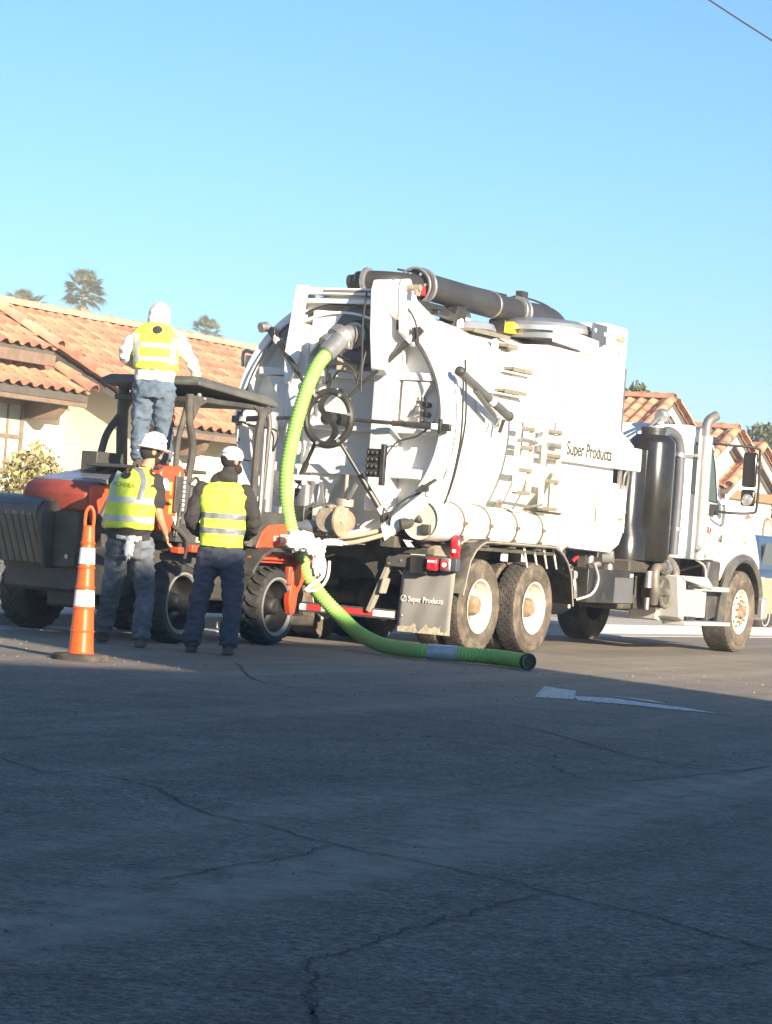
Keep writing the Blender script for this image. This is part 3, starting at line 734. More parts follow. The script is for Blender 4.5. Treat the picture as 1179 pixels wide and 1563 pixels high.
door = T_('rear_door', mat('door_white_grey', (.66, .655, .645), .42, var=.05, scale=2, dirt=(.45, .42, .37), dscale=2.5, damt=.35), lambda g: g.lathe([(-1.40, TR - .03), (-1.44, TR - .09), (-1.47, .95), (-1.49, .6), (-1.50, .3), (-1.50, 0)], (0, TC.y, TC.z), (1, 0, 0), 72, False, True))
DW = mat('door_rib_white', (.72, .71, .69), .42, var=.04, scale=2, dirt=(.50, .46, .40), dscale=3, damt=.35)
def chord(y): return math.sqrt(max(0, (TR - .07) ** 2 - (y - TC.y) ** 2))
for y0, y1 in ((-.60, -.36), (.44, .66)):
    c = min(chord(y0), chord(y1)); T_('vertical_rib', DW, lambda g: g.box(-1.72, -1.45, y0, y1, TC.z - c, TC.z + c - .02), door, .02)
def hrib(z, h, x=-1.62):
    c = math.sqrt((TR - .08) ** 2 - (z - TC.z) ** 2)
    for a, b_ in ((TC.y - c, -.601), (-.359, .439), (.661, TC.y + c)): T_('horizontal_rib', DW, lambda g: g.box(x, -1.42, a, b_, z - h, z + h), door, .012)
hrib(2.80, .04); hrib(1.80, .05, -1.66); hrib(2.24, .025, -1.58)
T_('ribbed_corner', DW, lambda g: [g.prism(p, 'x', -1.60, -1.45) for p in ([(.66, 2.75), (1.0, 2.75), (.66, 2.30)], [(-.64, 2.75), (-.98, 2.75), (-.64, 2.35)], [(.66, 1.84), (.95, 1.84), (.66, 2.1)], [(.38, 1.75), (.0, 1.75), (.18, 1.45)])], door, .01)
# small fittings on the door
T_('latch_block', GREYM, lambda g: [g.box(-1.60, -1.46, y, y + .05, z, z + .05) for y, z in ((.80, 2.98), (-.86, 2.55), (-.86, 2.44), (-.86, 2.33), (.30, 2.68), (.12, 2.6))], door, .008)
T_('sight_port', BLACK, lambda g: [g.cyl((-1.60, -.90, z), (-1.46, -.90, z), .03, None, 14) for z in (2.52, 2.42, 2.32)] , door)
T_('door_box', GREYM, lambda g: (g.box(-1.60, -1.44, .70, .82, 3.02, 3.14), g.box(-1.62, -1.595, .73, .79, 3.05, 3.11)), door, .01)
T_('label_plate', mat('tan_label', (.50, .42, .30), .6), lambda g: (g.box(-1.70, -1.48, -.14, .10, 2.83, 2.99),), door, .006)
T_('hydraulic_cylinder', mat('grey_cylinder', (.30, .31, .33), .4, .3), lambda g: (g.cyl((-1.86, .74, 1.2), (-1.86, .74, 2.35), .075, None, 18), g.cyl((-1.86, .74, 1.0), (-1.86, .74, 1.2), .05)), door)
# inlet port with dark ring, elbow and coupling
T_('inlet_ring', mat('slate_ring', (.10, .105, .115), .5, var=.1), lambda g: (g.lathe([(-1.60, .30), (-1.70, .30), (-1.71, .29), (-1.71, .17), (-1.66, .16)], (0, -.14, 3.19), (1, 0, 0), 36, False, False),), door)
T_('inlet_housing', mat('shade_grey_steel', (.33, .34, .37), .45, var=.08, dirt=(.55, .53, .50), dscale=3, damt=.4), lambda g: (g.lathe([(-1.46, .40), (-1.55, .38), (-1.555, 0)], (0, -.10, 3.17), (1, 0, 0), 36, False, True), g.prism([(.38, 2.88), (-.34, 2.88), (-.34, 3.38), (.1, 3.47), (.38, 3.38)], 'x', -1.57, -1.46)), door, .01)  # lavender grey paints in the lift arm's shade on the housing
pipe = T_('inlet_elbow', GREYM, lambda g: g.tube(smooth_path([(-1.62, -.14, 3.19), (-1.85, -.13, 3.19), (-2.0, -.08, 3.12), (-2.09, -.01, 3.03)], 5), .10, 20), bevel=0)
def collar(g, p, q, r): g.cyl(p, q, r, None, 24)
T_('coupling', GREYM, lambda g: (collar(g, (-1.74, -.14, 3.19), (-1.80, -.138, 3.19), .135), collar(g, (-1.94, -.11, 3.16), (-2.02, -.065, 3.10), .145), collar(g, (-2.05, -.04, 3.07), (-2.10, -.005, 3.02), .13), g.box(-2.06, -1.98, -.24, -.19, 3.02, 3.10)), pipe, .006)
# hub wheel of the door clamps, six rods
T_('clamp_ring', BLACK, lambda g: g.tube([(-1.98, -.02 + .265 * math.cos(a), 2.31 + .275 * math.sin(a)) for a in [2 * math.pi * i / 40 for i in range(41)]], .038, 10, False), bevel=0)
T_('clamp_spoke', BLACK, lambda g: g.rings([[V((-1.99 + e, -.02 + .10 * math.sin(t * math.pi * 2 * .5) * s_ + w_, 2.31 + .26 * t)) for e, w_ in ((-.012, -.035), (.012, -.035), (.012, .035), (-.012, .035))] for t, s_ in [(-1 + i / 8, 1) for i in range(17)]]))
T_('clamp_hub', BLACK, lambda g: (g.cyl((-2.03, -.02, 2.31), (-1.62, -.02, 2.31), .07), g.cyl((-2.05, -.02, 2.31), (-2.03, -.02, 2.31), .03)))
T_('ring_bolt', CHROME, lambda g: [g.cyl((-2.03, -.02 + .265 * math.cos(a), 2.31 + .275 * math.sin(a)), (-2.01, -.02 + .265 * math.cos(a), 2.31 + .275 * math.sin(a)), .018, None, 8) for a in [R_(q) for q in (10, 55, 120, 170, 235, 290)]])
arms = [((.18, 2.50), (.84, 3.16)), ((-.20, 2.52), (-.82, 3.21)), ((.245, 2.31), (1.19, 2.27)), ((-.285, 2.31), (-1.20, 2.29)), ((.12, 2.08), (.46, 1.56)), ((-.16, 2.08), (-.62, 1.36)), ((.02, 2.59), (.16, 2.78))]
for (a, b_) in arms:
    p, q = V((-1.96, a[0], a[1])), V((-1.74, b_[0], b_[1])); d = (q - p)
    r = T_('clamp_rod', BLACK, lambda g: (g.cyl(p, q, .021, None, 10), g.cyl(p + d * .45, q - d * .06, .032, None, 10)))
    if d.length > .35: T_('rod_end', BLACK, lambda g: (g.bar(q - d * .06, q + d.normalized() * .10, .075, .075), g.bar(q + V((-.03, 0, -.07)), q + V((-.03, 0, .08)), .04)), r, .006)
    if d.length > .35: T_('rod_clevis', WHITE2, lambda g: g.bar(q - d.normalized() * .10, q - d.normalized() * .02, .09, .06), r, .006)
# cables and small hoses on the rear
cb = [[(-1.70, 1.22, 2.0), (-1.72, 1.15, 2.6), (-1.72, .92, 3.05), (-1.72, .6, 3.35), (-1.74, .2, 3.50), (-1.76, -.3, 3.46), (-1.8, -.37, 3.3), (-1.92, -.34, 2.9), (-1.92, -.34, 2.6)],
      [(-1.95, -.34, 3.62), (-1.97, -.33, 3.3), (-1.95, -.34, 2.9), (-1.94, -.3, 2.72)],
      [(-1.74, -.66, 3.3), (-1.72, -.9, 3.05), (-1.72, -1.1, 2.7), (-1.72, -1.13, 2.4), (-1.74, -.95, 2.2), (-1.8, -.72, 2.1), (-1.9, -.62, 1.85)],
      [(-1.95, -.02, 2.72), (-2.0, -.12, 2.80), (-1.96, -.26, 2.78), (-1.92, -.30, 2.66)], [(-1.95, .05, 2.70), (-2.0, .0, 2.84), (-1.96, -.2, 2.86), (-1.92, -.32, 2.70)],
      [(-1.7, .36, 2.96), (-1.74, .24, 3.02), (-1.76, -.05, 2.94), (-1.78, -.3, 2.9)], [(-1.92, .2, 2.66), (-2.0, .3, 2.52), (-1.98, .2, 2.46), (-1.94, .08, 2.5)],
      [(-1.78, -.64, 3.42), (-1.82, -.72, 3.5), (-1.8, -.84, 3.35), (-1.8, -.9, 3.12)],
      [(-1.58, -1.32, 2.9), (-1.58, -1.35, 2.3), (-1.56, -1.30, 1.9), (-1.5, -1.2, 1.6), (-1.4, -1.1, 1.5)], [(-1.52, -1.30, 3.0), (-1.50, -1.345, 2.4), (-1.50, -1.28, 1.9), (-1.44, -1.18, 1.62)],
      [(-1.9, .66, 1.95), (-1.95, .6, 2.15), (-1.9, .95, 2.2), (-1.8, 1.15, 2.24)], [(-1.7, -1.0, 1.62), (-1.75, -.8, 1.5), (-1.8, -.72, 1.3), (-1.6, -.7, 1.15)],
      [(-1.4, 1.2, 2.8), (-1.6, 1.28, 2.4), (-1.62, 1.22, 1.9), (-1.6, 1.0, 1.5)]]
for P in cb: T_('cable', CABLE, lambda g: g.tube(smooth_path(P, 6), .011, 7))
# manifold block, lower valve, pump box, brackets
T_('manifold', BLACK, lambda g: [g.box(-1.95, -1.91, y, y + .03, z, z + .035) for y in (-.60, -.55, -.50) for z in (1.76, 1.83, 1.90, 1.97)] + [g.box(-1.915, -1.90, -.62, -.46, 1.74, 2.03)] + [g.box(-1.94, -1.88, -.68, -.63, 1.66, 2.08)], bevel=.008)
vl = T_('gate_valve', BRASS, lambda g: (g.cyl((-1.62, -.10, 1.27), (-2.02, -.10, 1.27), .125, None, 24), g.lathe([(-.02, .165), (.02, .165)], (-1.93, -.10, 1.27), (1, 0, 0), 24), g.box(-1.86, -1.80, -.24, -.16, 1.12, 1.50), g.cyl((-1.83, -.20, 1.42), (-1.83, -.20, 1.50), .09, None, 16)), bevel=.008)
T_('valve_wheel', BRASS, lambda g: (g.lathe([(-.012, .16), (.012, .16)], (-1.93, -.22, 1.27), (0, 1, 0), 20), g.cyl((-1.83, -.2, 1.5), (-1.83, -.2, 1.75), .02)), vl)
T_('valve_bolt', CHROME, lambda g: [g.cyl((-1.93, -.10 + .145 * math.cos(a), 1.27 + .145 * math.sin(a)), (-1.98, -.10 + .145 * math.cos(a), 1.27 + .145 * math.sin(a)), .014, None, 6) for a in [k * math.pi / 4 for k in range(8)]], vl)
T_('drain_pipe', GREYM, lambda g: (g.tube(smooth_path([(-1.88, .02, 1.20), (-1.90, .16, 1.18), (-1.88, .34, 1.20)], 4), .085, 14), g.cyl((-1.85, .26, 1.3), (-1.85, .26, 1.62), .05)), bevel=0)
T_('pump_box', BLACK, lambda g: g.box(-1.96, -1.78, .20, .40, 1.14, 1.40), bevel=.012)
T_('pump_frame', DW, lambda g: (g.box(-1.86, -1.80, .14, .48, 1.66, 1.72), g.bar((-1.83, .44, 1.40), (-1.83, .44, 1.68), .04), g.bar((-1.83, .18, 1.40), (-1.83, .12, 1.68), .05)), bevel=.006)
T_('folding_prop', GREYM, lambda g: (g.bar((-1.90, .06, 1.66), (-1.90, .02, 1.44), .03), g.bar((-1.90, .02, 1.44), (-1.90, .14, 1.40), .03), g.bar((-1.90, -.36, 1.66), (-1.90, -.28, 1.50), .03), g.cyl((-1.92, .22, 1.36), (-1.94, .10, 1.44), .015)))
T_('door_hinge_arm', WHITE2, lambda g: (g.prism([(-.66, 1.10), (-.60, 1.26), (-1.06, 1.62), (-1.16, 1.64), (-1.14, 1.52)], 'x', -1.78, -1.70), g.bar((-1.74, -1.12, 1.58), (-1.74, -1.16, 1.74), .10, .05)), bevel=.008)
T_('hinge_block', FRAME, lambda g: (g.box(-1.76, -1.62, -.78, -.60, 1.04, 1.16), g.cyl((-1.8, -.84, 1.28), (-1.62, -1.06, 1.34), .06), g.cyl((-1.74, -1.0, 1.36), (-1.66, -1.18, 1.26), .05), g.box(-1.80, -1.70, -1.18, -1.08, 1.20, 1.30), g.bar((-1.80, -1.0, 1.62), (-1.80, -1.22, 1.76), .035), g.box(-1.80, -1.72, -1.14, -1.04, 1.63, 1.70)), bevel=.01)
T_('pressure_hose', mat('tan_hose', (.46, .38, .27), .7), lambda g: (g.tube(smooth_path([(-1.80, .34, .98), (-1.90, .0, 1.02), (-1.88, -.35, 1.06), (-1.74, -.68, 1.18)], 6), .024, 8), g.tube(smooth_path([(-1.78, .38, 1.06), (-1.86, .05, 1.08), (-1.84, -.3, 1.12), (-1.70, -.62, 1.22)], 6), .024, 8)))
T_('dark_hose_bundle', FRAME, lambda g: [g.tube(smooth_path([(-1.60, -.72 - k * .07, 1.18), (-1.45, -.80 - k * .05, 1.20 - k * .03), (-1.2, -.9, 1.10), (-1.0, -1.0, 1.06)], 5), .045, 8) for k in range(4)])
T_('rear_junction', FRAME, lambda g: (g.box(-1.50, -1.32, -.55, -.42, .98, 1.14), g.prism([(-.78, 1.12), (-.94, 1.12), (-.86, 1.04)], 'x', -1.46, -1.42), g.box(-1.44, -1.30, -1.0, -.56, .99, 1.06)), bevel=.008)
T_('roller_mount', mat('muddy_tan_fender', (.40, .35, .27), .8, var=.2, dirt=(.15, .13, .1), dscale=5, damt=.5), lambda g: g.prism([(-1.28, .99), (-1.20, 1.12), (-1.0, 1.19), (-.62, 1.20), (-.62, 1.21), (-1.02, 1.205), (-1.24, 1.13), (-1.32, .99)], 'y', -1.24, -.78))

# top frame, lift arms, boom
T_('top_beam', WHITE2, lambda g: (g.box(-1.80, -1.58, -.44, .57, 3.60, 3.67), g.box(-1.78, -1.60, -.44, .57, 3.51, 3.56)), bevel=.01)
T_('beam_slot', mat('slot_brown', (.22, .16, .13), .7), lambda g: g.box(-1.807, -1.8005, -.34, .26, 3.626, 3.650))
T_('top_gusset', WHITE2, lambda g: (g.prism([(.44, 3.69), (.58, 3.69), (.66, 2.98), (.64, 2.66), (.58, 2.66), (.48, 3.0), (.47, 3.45)], 'x', -1.83, -1.78), g.box(-1.82, -1.5, .53, .56, 3.1, 3.62)), bevel=.008)
T_('gusset_shield', WHITE2, lambda g: g.prism([(.42, 3.45), (.0, 3.43), (.02, 3.36), (.20, 3.28), (.34, 3.10), (.44, 2.98)], 'x', -1.70, -1.66), bevel=.008)
T_('arched_lip', WHITE2, lambda g: g.rings([[V((x, .05 + (1.06 + dr) * math.sin(a), 2.35 + (1.06 + dr) * math.cos(a))) for x, dr in ((-1.74, 0), (-1.60, 0), (-1.60, .025), (-1.74, .025))] for a in [R_(-22 + i * 46 / 12) for i in range(13)]]))
T_('lift_arm', WHITE2, lambda g: [g.prism([(-2.02, 3.64), (-1.98, 3.74), (-1.88, 3.76), (-1.78, 3.66), (-1.72, 3.35), (-1.74, 2.84), (-1.82, 2.78), (-1.90, 2.84), (-1.98, 3.2)], 'y', y, y + .17) for y in (-.59,)], bevel=.012)
T_('arm_wedge', WHITE2, lambda g: (g.prism([(-1.96, 3.66), (-1.92, 3.76), (-1.80, 3.78), (-1.62, 3.58), (-1.1, 3.40), (-.6, 3.34), (-.6, 3.2), (-1.6, 3.1), (-1.88, 3.22)], 'y', -.76, -.70), g.prism([(-1.95, 3.66), (-1.90, 3.76), (-1.80, 3.76), (-1.74, 3.5), (-1.80, 3.35), (-1.90, 3.4)], 'y', -.70, -.60)), bevel=.015)
T_('arm_pin', BRASS, lambda g: (g.cyl((-1.88, -.92, 3.68), (-1.88, -.38, 3.68), .035, None, 12), g.box(-1.93, -1.84, -.90, -.87, 3.60, 3.66)))
bm_ = T_('boom_tube', mat('charcoal_boom', (.030, .030, .033), .5, var=.1, dirt=(.07, .07, .07), dscale=3, damt=.3), lambda g: g.tube(smooth_path([(-.75, -.32, 3.83), (-.2, -.3, 3.83), (.6, -.3, 3.82), (1.7, -.3, 3.81), (2.3, -.28, 3.83), (2.75, -.22, 3.80), (3.0, -.2, 3.66), (3.05, -.2, 3.4)], 5), .145, 22))
T_('boom_collar', GREYM, lambda g: [g.lathe([(-.02, r), (.02, r)], (x, -.3, 3.82), (1, 0, 0), 28) for x, r in ((-.74, .20), (1.55, .175), (1.66, .175), (.93, .15))], bm_, .004)
T_('boom_elbow', CABLE, lambda g: (g.tube(smooth_path([(-.85, -.32, 3.82), (-1.10, -.34, 3.81), (-1.32, -.28, 3.80), (-1.38, -.08, 3.80), (-1.38, .10, 3.79)], 6), .105, 18), g.cyl((-1.38, .08, 3.79), (-1.38, .20, 3.78), .078, None, 16), g.lathe([(-.03, .17), (.0, .18), (.05, .17)], (-.86, -.32, 3.82), (1, 0, 0), 26)), bm_)
T_('elbow_band', GREYM, lambda g: (g.lathe([(-.02, .135), (.02, .135)], (-1.40, -.02, 3.80), (0, 1, .02), 22), g.tube([(-.93, -.32 + .195 * math.cos(a), 3.80 + .195 * math.sin(a)) for a in [2 * math.pi * i / 28 for i in range(29)]], .014, 6, False)), bm_)
T_('swivel_plate', BLACK, lambda g: (g.box(-1.2, -.5, -.50, -.12, 3.58, 3.64), g.cyl((-.9, -.42, 3.60), (-.2, -.42, 3.56), .05, None, 12), g.box(-.7, -.2, -.52, -.42, 3.53, 3.58)), bm_, .01)
T_('swivel_bolts', CHROME, lambda g: [g.cyl((-.90, -.32 + .13 * math.cos(a), 3.82 + .13 * math.sin(a)), (-.915, -.32 + .13 * math.cos(a), 3.82 + .13 * math.sin(a)), .018, None, 8) for a in [k * math.pi / 3 for k in range(6)]], bm_)
T_('red_actuator', REDL, lambda g: g.box(-1.02, -.90, -.46, -.38, 3.70, 3.80), bm_, .01)
T_('boom_cable', CABLE, lambda g: (g.tube(smooth_path([(1.5, -.3, 3.98), (2.0, -.29, 4.0), (2.6, -.24, 3.97), (2.95, -.2, 3.86)], 5), .012, 6), g.tube(smooth_path([(-.9, -.1, 3.98), (-.2, -.15, 3.99), (.5, -.2, 3.98), (1.4, -.25, 3.98)], 5), .012, 6), g.box(1.62, 1.78, -.34, -.26, 3.98, 4.06)), bm_)
T_('boom_post', BLACK, lambda g: (g.prism([(-.05, 3.70), (.14, 3.70), (.12, 3.48), (.16, 3.42), (-.36, 3.42), (-.15, 3.50)], 'y', -.42, -.22),), bevel=.015)
T_('boom_rest', BLACK, lambda g: (g.box(1.1, 1.32, -.42, -.2, 3.52, 3.68),), bevel=.02)
T_('yellow_clamp', YELL, lambda g: (g.cyl((1.16, -.50, 3.60), (1.16, -.40, 3.60), .06, None, 14), g.box(1.10, 1.24, -.50, -.4, 3.53, 3.60)), bevel=.01)
# tank roof: dark hatches, gratings, beacon, filter housing
T_('roof_hatch', mat('lavender_hatch', (.20, .21, .25), .4, var=.1), lambda g: (g.cyl((.62, -.18, 3.50), (.62, -.18, 3.58), .34, .30, 26), g.cyl((1.55, -.25, 3.50), (1.55, -.25, 3.60), .26, .22, 24)), bevel=.01)
T_('lifting_eye', WHITE2, lambda g: [g.lathe([(-.015, .06), (.015, .06)], (x, y, z), (0, 1, 0), 14) for x, y, z in ((-.05, -.45, 3.50), (.62, -.18, 3.64), (.22, -.75, 3.32))])
def grating(g, x0, x1, y, z, w=.16):
    g.box(x0, x1, y - .012, y, z - .045, z); g.box(x0, x1, y + w, y + w + .012, z - .045, z)
    n = int((x1 - x0) / .055)
    for i in range(n): g.box(x0 + (i + .1) * .055, x0 + (i + .75) * .055, y, y + w, z - .03, z)
GR = mat('pale_grating', (.20, .175, .13), .7, var=.1)
T_('step_grating', GR, lambda g: (grating(g, -.10, .78, -.64, 3.46), grating(g, .30, 1.0, -.86, 3.34), grating(g, .07, .62, -1.06, 3.07, .10), grating(g, -.42, .11, -1.22, 2.80, .09)))
T_('step_shelf', WHITE2, lambda g: (g.box(-.10, .66, -1.09, -.98, 3.0, 3.012), g.box(-.60, .14, -1.23, -1.12, 2.735, 2.747)), bevel=.004)
fh = T_('filter_housing', WHITE2, lambda g: (g.box(.55, 2.66, -1.235, 1.0, 2.2, 3.36), g.box(2.02, 2.66, -1.235, -.35, 3.36, 3.76), g.box(1.9, 2.70, -1.15, .9, 3.36, 3.55)), bevel=.03)
T_('housing_visor', WHITE2, lambda g: g.prism([(.60, 3.40), (.60, 3.58), (1.72, 3.52), (1.72, 3.40), (1.6, 3.36)], 'y', -1.30, -1.245), fh, .008)
T_('housing_edge', mat('warm_seam', (.46, .40, .29), .7), lambda g: (g.bar((.60, -1.243, 3.30), (1.0, -1.243, 2.72), .012, .008), g.bar((1.62, -1.243, 3.30), (1.0, -1.243, 2.72), .012, .008), g.box(.60, 1.66, -1.246, -1.2355, 3.30, 3.312)), fh)
T_('housing_front_post', mat('slate_grey_panel', (.12, .125, .135), .5), lambda g: g.box(2.665, 2.72, -1.22, .9, 2.52, 3.3), fh)
T_('clean_out_bolt', BRASS, lambda g: (g.box(2.3, 2.52, -1.27, -1.236, 3.60, 3.64), g.cyl((2.40, -1.30, 3.60), (2.40, -1.236, 3.60), .03, None, 10), g.tube(smooth_path([(2.4, -1.25, 3.6), (2.34, -1.27, 3.48), (2.42, -1.25, 3.45)], 3), .008, 6)), fh)
T_('filter_dome', mat('dome_grey', (.26, .27, .29), .3, .4, var=.08), lambda g: (g.lathe([(0, .55), (.03, .56), (.08, .54), (.13, .40), (.15, .15), (.155, 0)], (1.72, -.62, 3.60), (0, 0, 1), 40), g.lathe([(-.10, .50), (0, .50)], (1.72, -.62, 3.60), (0, 0, 1), 40)), bevel=0)
T_('dome_band', CHROME, lambda g: g.lathe([(0, .565), (.05, .565), (.055, .55)], (1.72, -.62, 3.585), (0, 0, 1), 40))
T_('dome_bracket', mat('navy_bracket', (.07, .08, .10), .5), lambda g: (g.box(1.62, 2.0, -1.262, -1.24, 3.50, 3.72),), bevel=.006)
T_('bracket_hole', WHITE2, lambda g: [g.cyl((x, -1.268, z), (x, -1.2625, z), .025, None, 10) for x, z in ((1.68, 3.64), (1.94, 3.62))])
# small bits on the left shoulder of the tank
T_('work_lamp', GREYM, lambda g: (g.cyl((-1.66, 1.0, 3.26), (-1.74, 1.03, 3.24), .055, None, 16), g.bar((-1.6, .86, 3.2), (-1.66, 1.0, 3.28), .03), g.bar((-1.58, .62, 3.46), (-1.60, .70, 3.60), .05, .02)), bevel=.006)
T_('side_cable_guard', GREYM, lambda g: (g.tube(smooth_path([(-1.3, 1.35, 3.0), (-1.25, 1.52, 3.02), (-1.25, 1.52, 2.86)], 4), .02, 6), g.cyl((-1.2, 1.42, 2.98), (-1.2, 1.42, 2.84), .09, None, 12)))
# side: ram, ladders, big hose tubes, lower cabinets, band with the maker's name
T_('side_ram', mat('grey_ram', (.13, .13, .125), .4, .3, var=.15), lambda g: (g.cyl((-1.60, -1.30, 2.86), (-.56, -1.36, 2.50), .048, None, 16), g.cyl((-1.3, -1.33, 2.70), (-.8, -1.32, 2.48), .03, None, 12)), bevel=0)
T_('ram_label', WHITE2, lambda g: g.cyl((-.99, -1.335, 2.65), (-.90, -1.34, 2.615), .050, None, 14))
T_('ram_end', BLACK, lambda g: (g.sphere((-1.62, -1.30, 2.87), .055, 10), g.sphere((-.55, -1.36, 2.50), .055, 10), g.bar((-.62, -1.34, 2.46), (-.62, -1.30, 2.32), .03), g.bar((-.70, -1.34, 2.48), (-.74, -1.30, 2.36), .02)))
def ladder(x0, x1, zs, y=-1.33):
    o = T_('side_ladder', mat('tan_ladder_rail', (.60, .56, .47), .6, var=.1), lambda g: [g.box(x, x + .022, y - .03, y + .03, zs[0], zs[-1] + .15) for x in (x0, x1)], bevel=.006)  # tan keeps the rails distinct from the white tank
    for z in zs: T_('rung', GR, lambda g: (g.box(x0 + .024, x1 - .002, y - .035, y + .035, z - .018, z + .022),), o, .004)
ladder(-.24, .10, (1.72, 1.96, 2.20, 2.40)); ladder(.42, .80, (1.58, 1.88, 2.16, 2.28, 2.42))
T_('grab_handle', GREYM, lambda g: (g.cyl((-.26, -1.38, 2.28), (.12, -1.38, 2.27), .022, None, 10), g.cyl((.42, -1.38, 2.27), (.72, -1.38, 2.26), .022, None, 10), g.cyl((-.66, -1.36, 1.60), (.10, -1.36, 1.58), .018, None, 8), g.sphere((-.62, -1.36, 1.60), .03, 8), g.bar((.10, -1.36, 1.58), (.42, -1.36, 1.62), .02)))
tb = T_('hose_tube', WHITE2, lambda g: g.cyl((-1.72, -1.06, 1.34), (1.36, -1.06, 1.34), .205, None, 36), bevel=0)
T_('tube_end_cap', CREAM, lambda g: (g.lathe([(-1.76, .19), (-1.78, .20), (-1.72, .215), (-1.70, .215)], (0, -1.06, 1.34), (1, 0, 0), 36), g.lathe([(1.36, .235), (1.385, .235)], (0, -1.06, 1.34), (1, 0, 0), 36)), tb)
for x in (-1.22, -.62, .02, .66): T_('tube_band', mat('rusty_dark_band', (.16, .12, .075), .7), lambda g: (g.lathe([(x, .2065), (x, .216), (x + .03, .216), (x + .03, .2065)], (0, -1.06, 1.34), (1, 0, 0), 40, False, False), g.box(x - .012, x + .035, -1.30, -1.265, 1.32, 1.36)), tb)
for x in (-1.16, -.56, .08, .72): T_('tube_bracket', FRAME, lambda g: g.prism([(x - .14, 1.12), (x, 1.22), (x + .03, 1.22), (x + .03, 1.12)], 'y', -1.235, -.9), tb)
T_('cap_bolt', BRASS, lambda g: [g.cyl((1.37, -1.06 + .215 * math.cos(a), 1.34 + .215 * math.sin(a)), (1.355, -1.06 + .215 * math.cos(a), 1.34 + .215 * math.sin(a)), .012, None, 6) for a in [k * math.pi / 5 for k in range(10)]], tb)
text('SuperJet', 'tube_lettering', mat('faint_tan_print', (.52, .44, .26), .7), .10, basis((-1.14, -1.2668, 1.32), (1, 0, 0), (0, 0, 1)), truck, .9)
T_('tube_shelf', FRAME, lambda g: (g.box(-.9, 1.45, -1.20, -.7, 1.075, 1.115),), bevel=.005)  # shelf coloured dark to stand in for the shadow gap under the tubes
T_('yellow_seam_plate', mat('cream_panel', (.70, .68, .46), .5), lambda g: g.prism([(.66, 1.56), (1.02, 2.02), (1.36, 2.02), (1.36, 1.56)], 'y', -1.215, -1.20))
T_('lower_body', WHITE2, lambda g: (g.prism([(1.40, 1.30), (1.52, 1.18), (2.62, 1.16), (2.86, 1.26), (2.98, 1.44), (3.00, 1.95), (1.40, 2.02)], 'y', -1.22, -.2), g.box(1.1, 2.60, -1.20, .6, 1.96, 2.22)), bevel=.012)
cab_ = T_('tool_cabinet', WHITE2, lambda g: g.box(2.04, 2.92, -1.248, -1.222, 1.40, 1.90), bevel=.01)
T_('cabinet_seam', mat('warm_seam', (.46, .40, .29), .7), lambda g: (g.box(2.02, 2.034, -1.238, -1.2215, 1.40, 1.92), g.box(2.04, 2.92, -1.2555, -1.2485, 1.64, 1.652), g.box(2.04, 2.92, -1.2555, -1.2485, 1.46, 1.468)), cab_)
T_('cabinet_latch', BRASS, lambda g: (g.box(2.70, 2.86, -1.275, -1.2485, 1.555, 1.58), g.cyl((2.78, -1.285, 1.57), (2.78, -1.249, 1.57), .026, None, 10)), cab_)
T_('cabinet_hinge', GR, lambda g: g.box(2.05, 2.075, -1.262, -1.2485, 1.50, 1.66), cab_)
T_('name_band', WHITE2, lambda g: (g.box(.62, 3.17, -1.30, -1.245, 2.125, 2.40), g.prism([(2.30, 2.405), (3.0, 2.405), (2.70, 2.52), (2.45, 2.60)], 'y', -1.285, -1.2), g.box(.62, 3.17, -1.244, -.9, 2.30, 2.40)), bevel=.02)
text('Super Products', 'band_lettering', mat('olive_black_print', (.06, .055, .035), .8), .215, basis((1.06, -1.3035, 2.205), (1, 0, 0), (0, 0, 1)), truck, .92)
T_('band_bolt', BRASS, lambda g: g.box(2.62, 2.635, -1.305, -1.3005, 2.23, 2.28))
T_('handrail', GREYM, lambda g: (g.tube(smooth_path([(2.80, -1.24, 1.90), (2.80, -1.26, 2.08), (2.90, -1.26, 2.10), (2.92, -1.24, 1.90)], 4), .016, 8), g.bar((2.70, -1.24, 1.90), (2.70, -1.24, 2.12), .04)))
# below: black tool box, hoses, couplings
T_('black_tool_box', BLACK, lambda g: (g.box(2.12, 3.42, -1.20, -.62, .575, .965),), bevel=.01)
T_('box_label', WHITE2, lambda g: g.box(3.30, 3.38, -1.2065, -1.2005, .89, .93)); T_('box_corner', mat('slate_panel', (.11, .11, .115), .5), lambda g: g.box(2.86, 3.40, -1.208, -1.2005, .585, .88))
T_('filler_cap', GREYM, lambda g: (g.cyl((3.12, -1.0, .965), (3.12, -1.0, 1.03), .055, .045, 14), g.cyl((2.56, -1.0, .98), (2.56, -1.0, 1.12), .05)))
T_('red_coupling', REDL, lambda g: (g.cyl((2.20, -.95, 1.03), (2.26, -.98, 1.09), .022, None, 12),)); T_('coupling_cap', GREYM, lambda g: (g.cyl((2.66, -1.12, 1.10), (2.70, -1.24, 1.11), .075, None, 16), g.cyl((2.4, -1.1, 1.0), (2.6, -1.1, 1.02), .035)))
T_('water_hose', GREYM, lambda g: (g.tube(smooth_path([(2.30, -1.18, 1.02), (2.26, -1.26, .85), (2.16, -1.24, .68), (2.05, -1.1, .60)], 5), .02, 8), g.tube(smooth_path([(2.0, -1.0, .98), (1.95, -1.1, .8), (2.0, -1.1, .62)], 4), .03, 8)))
T_('side_fitting', BLACK, lambda g: (g.box(1.62, 2.05, -1.05, -.75, .62, .98), g.cyl((1.78, -1.12, .70), (1.78, -1.12, .92), .05)), bevel=.02)
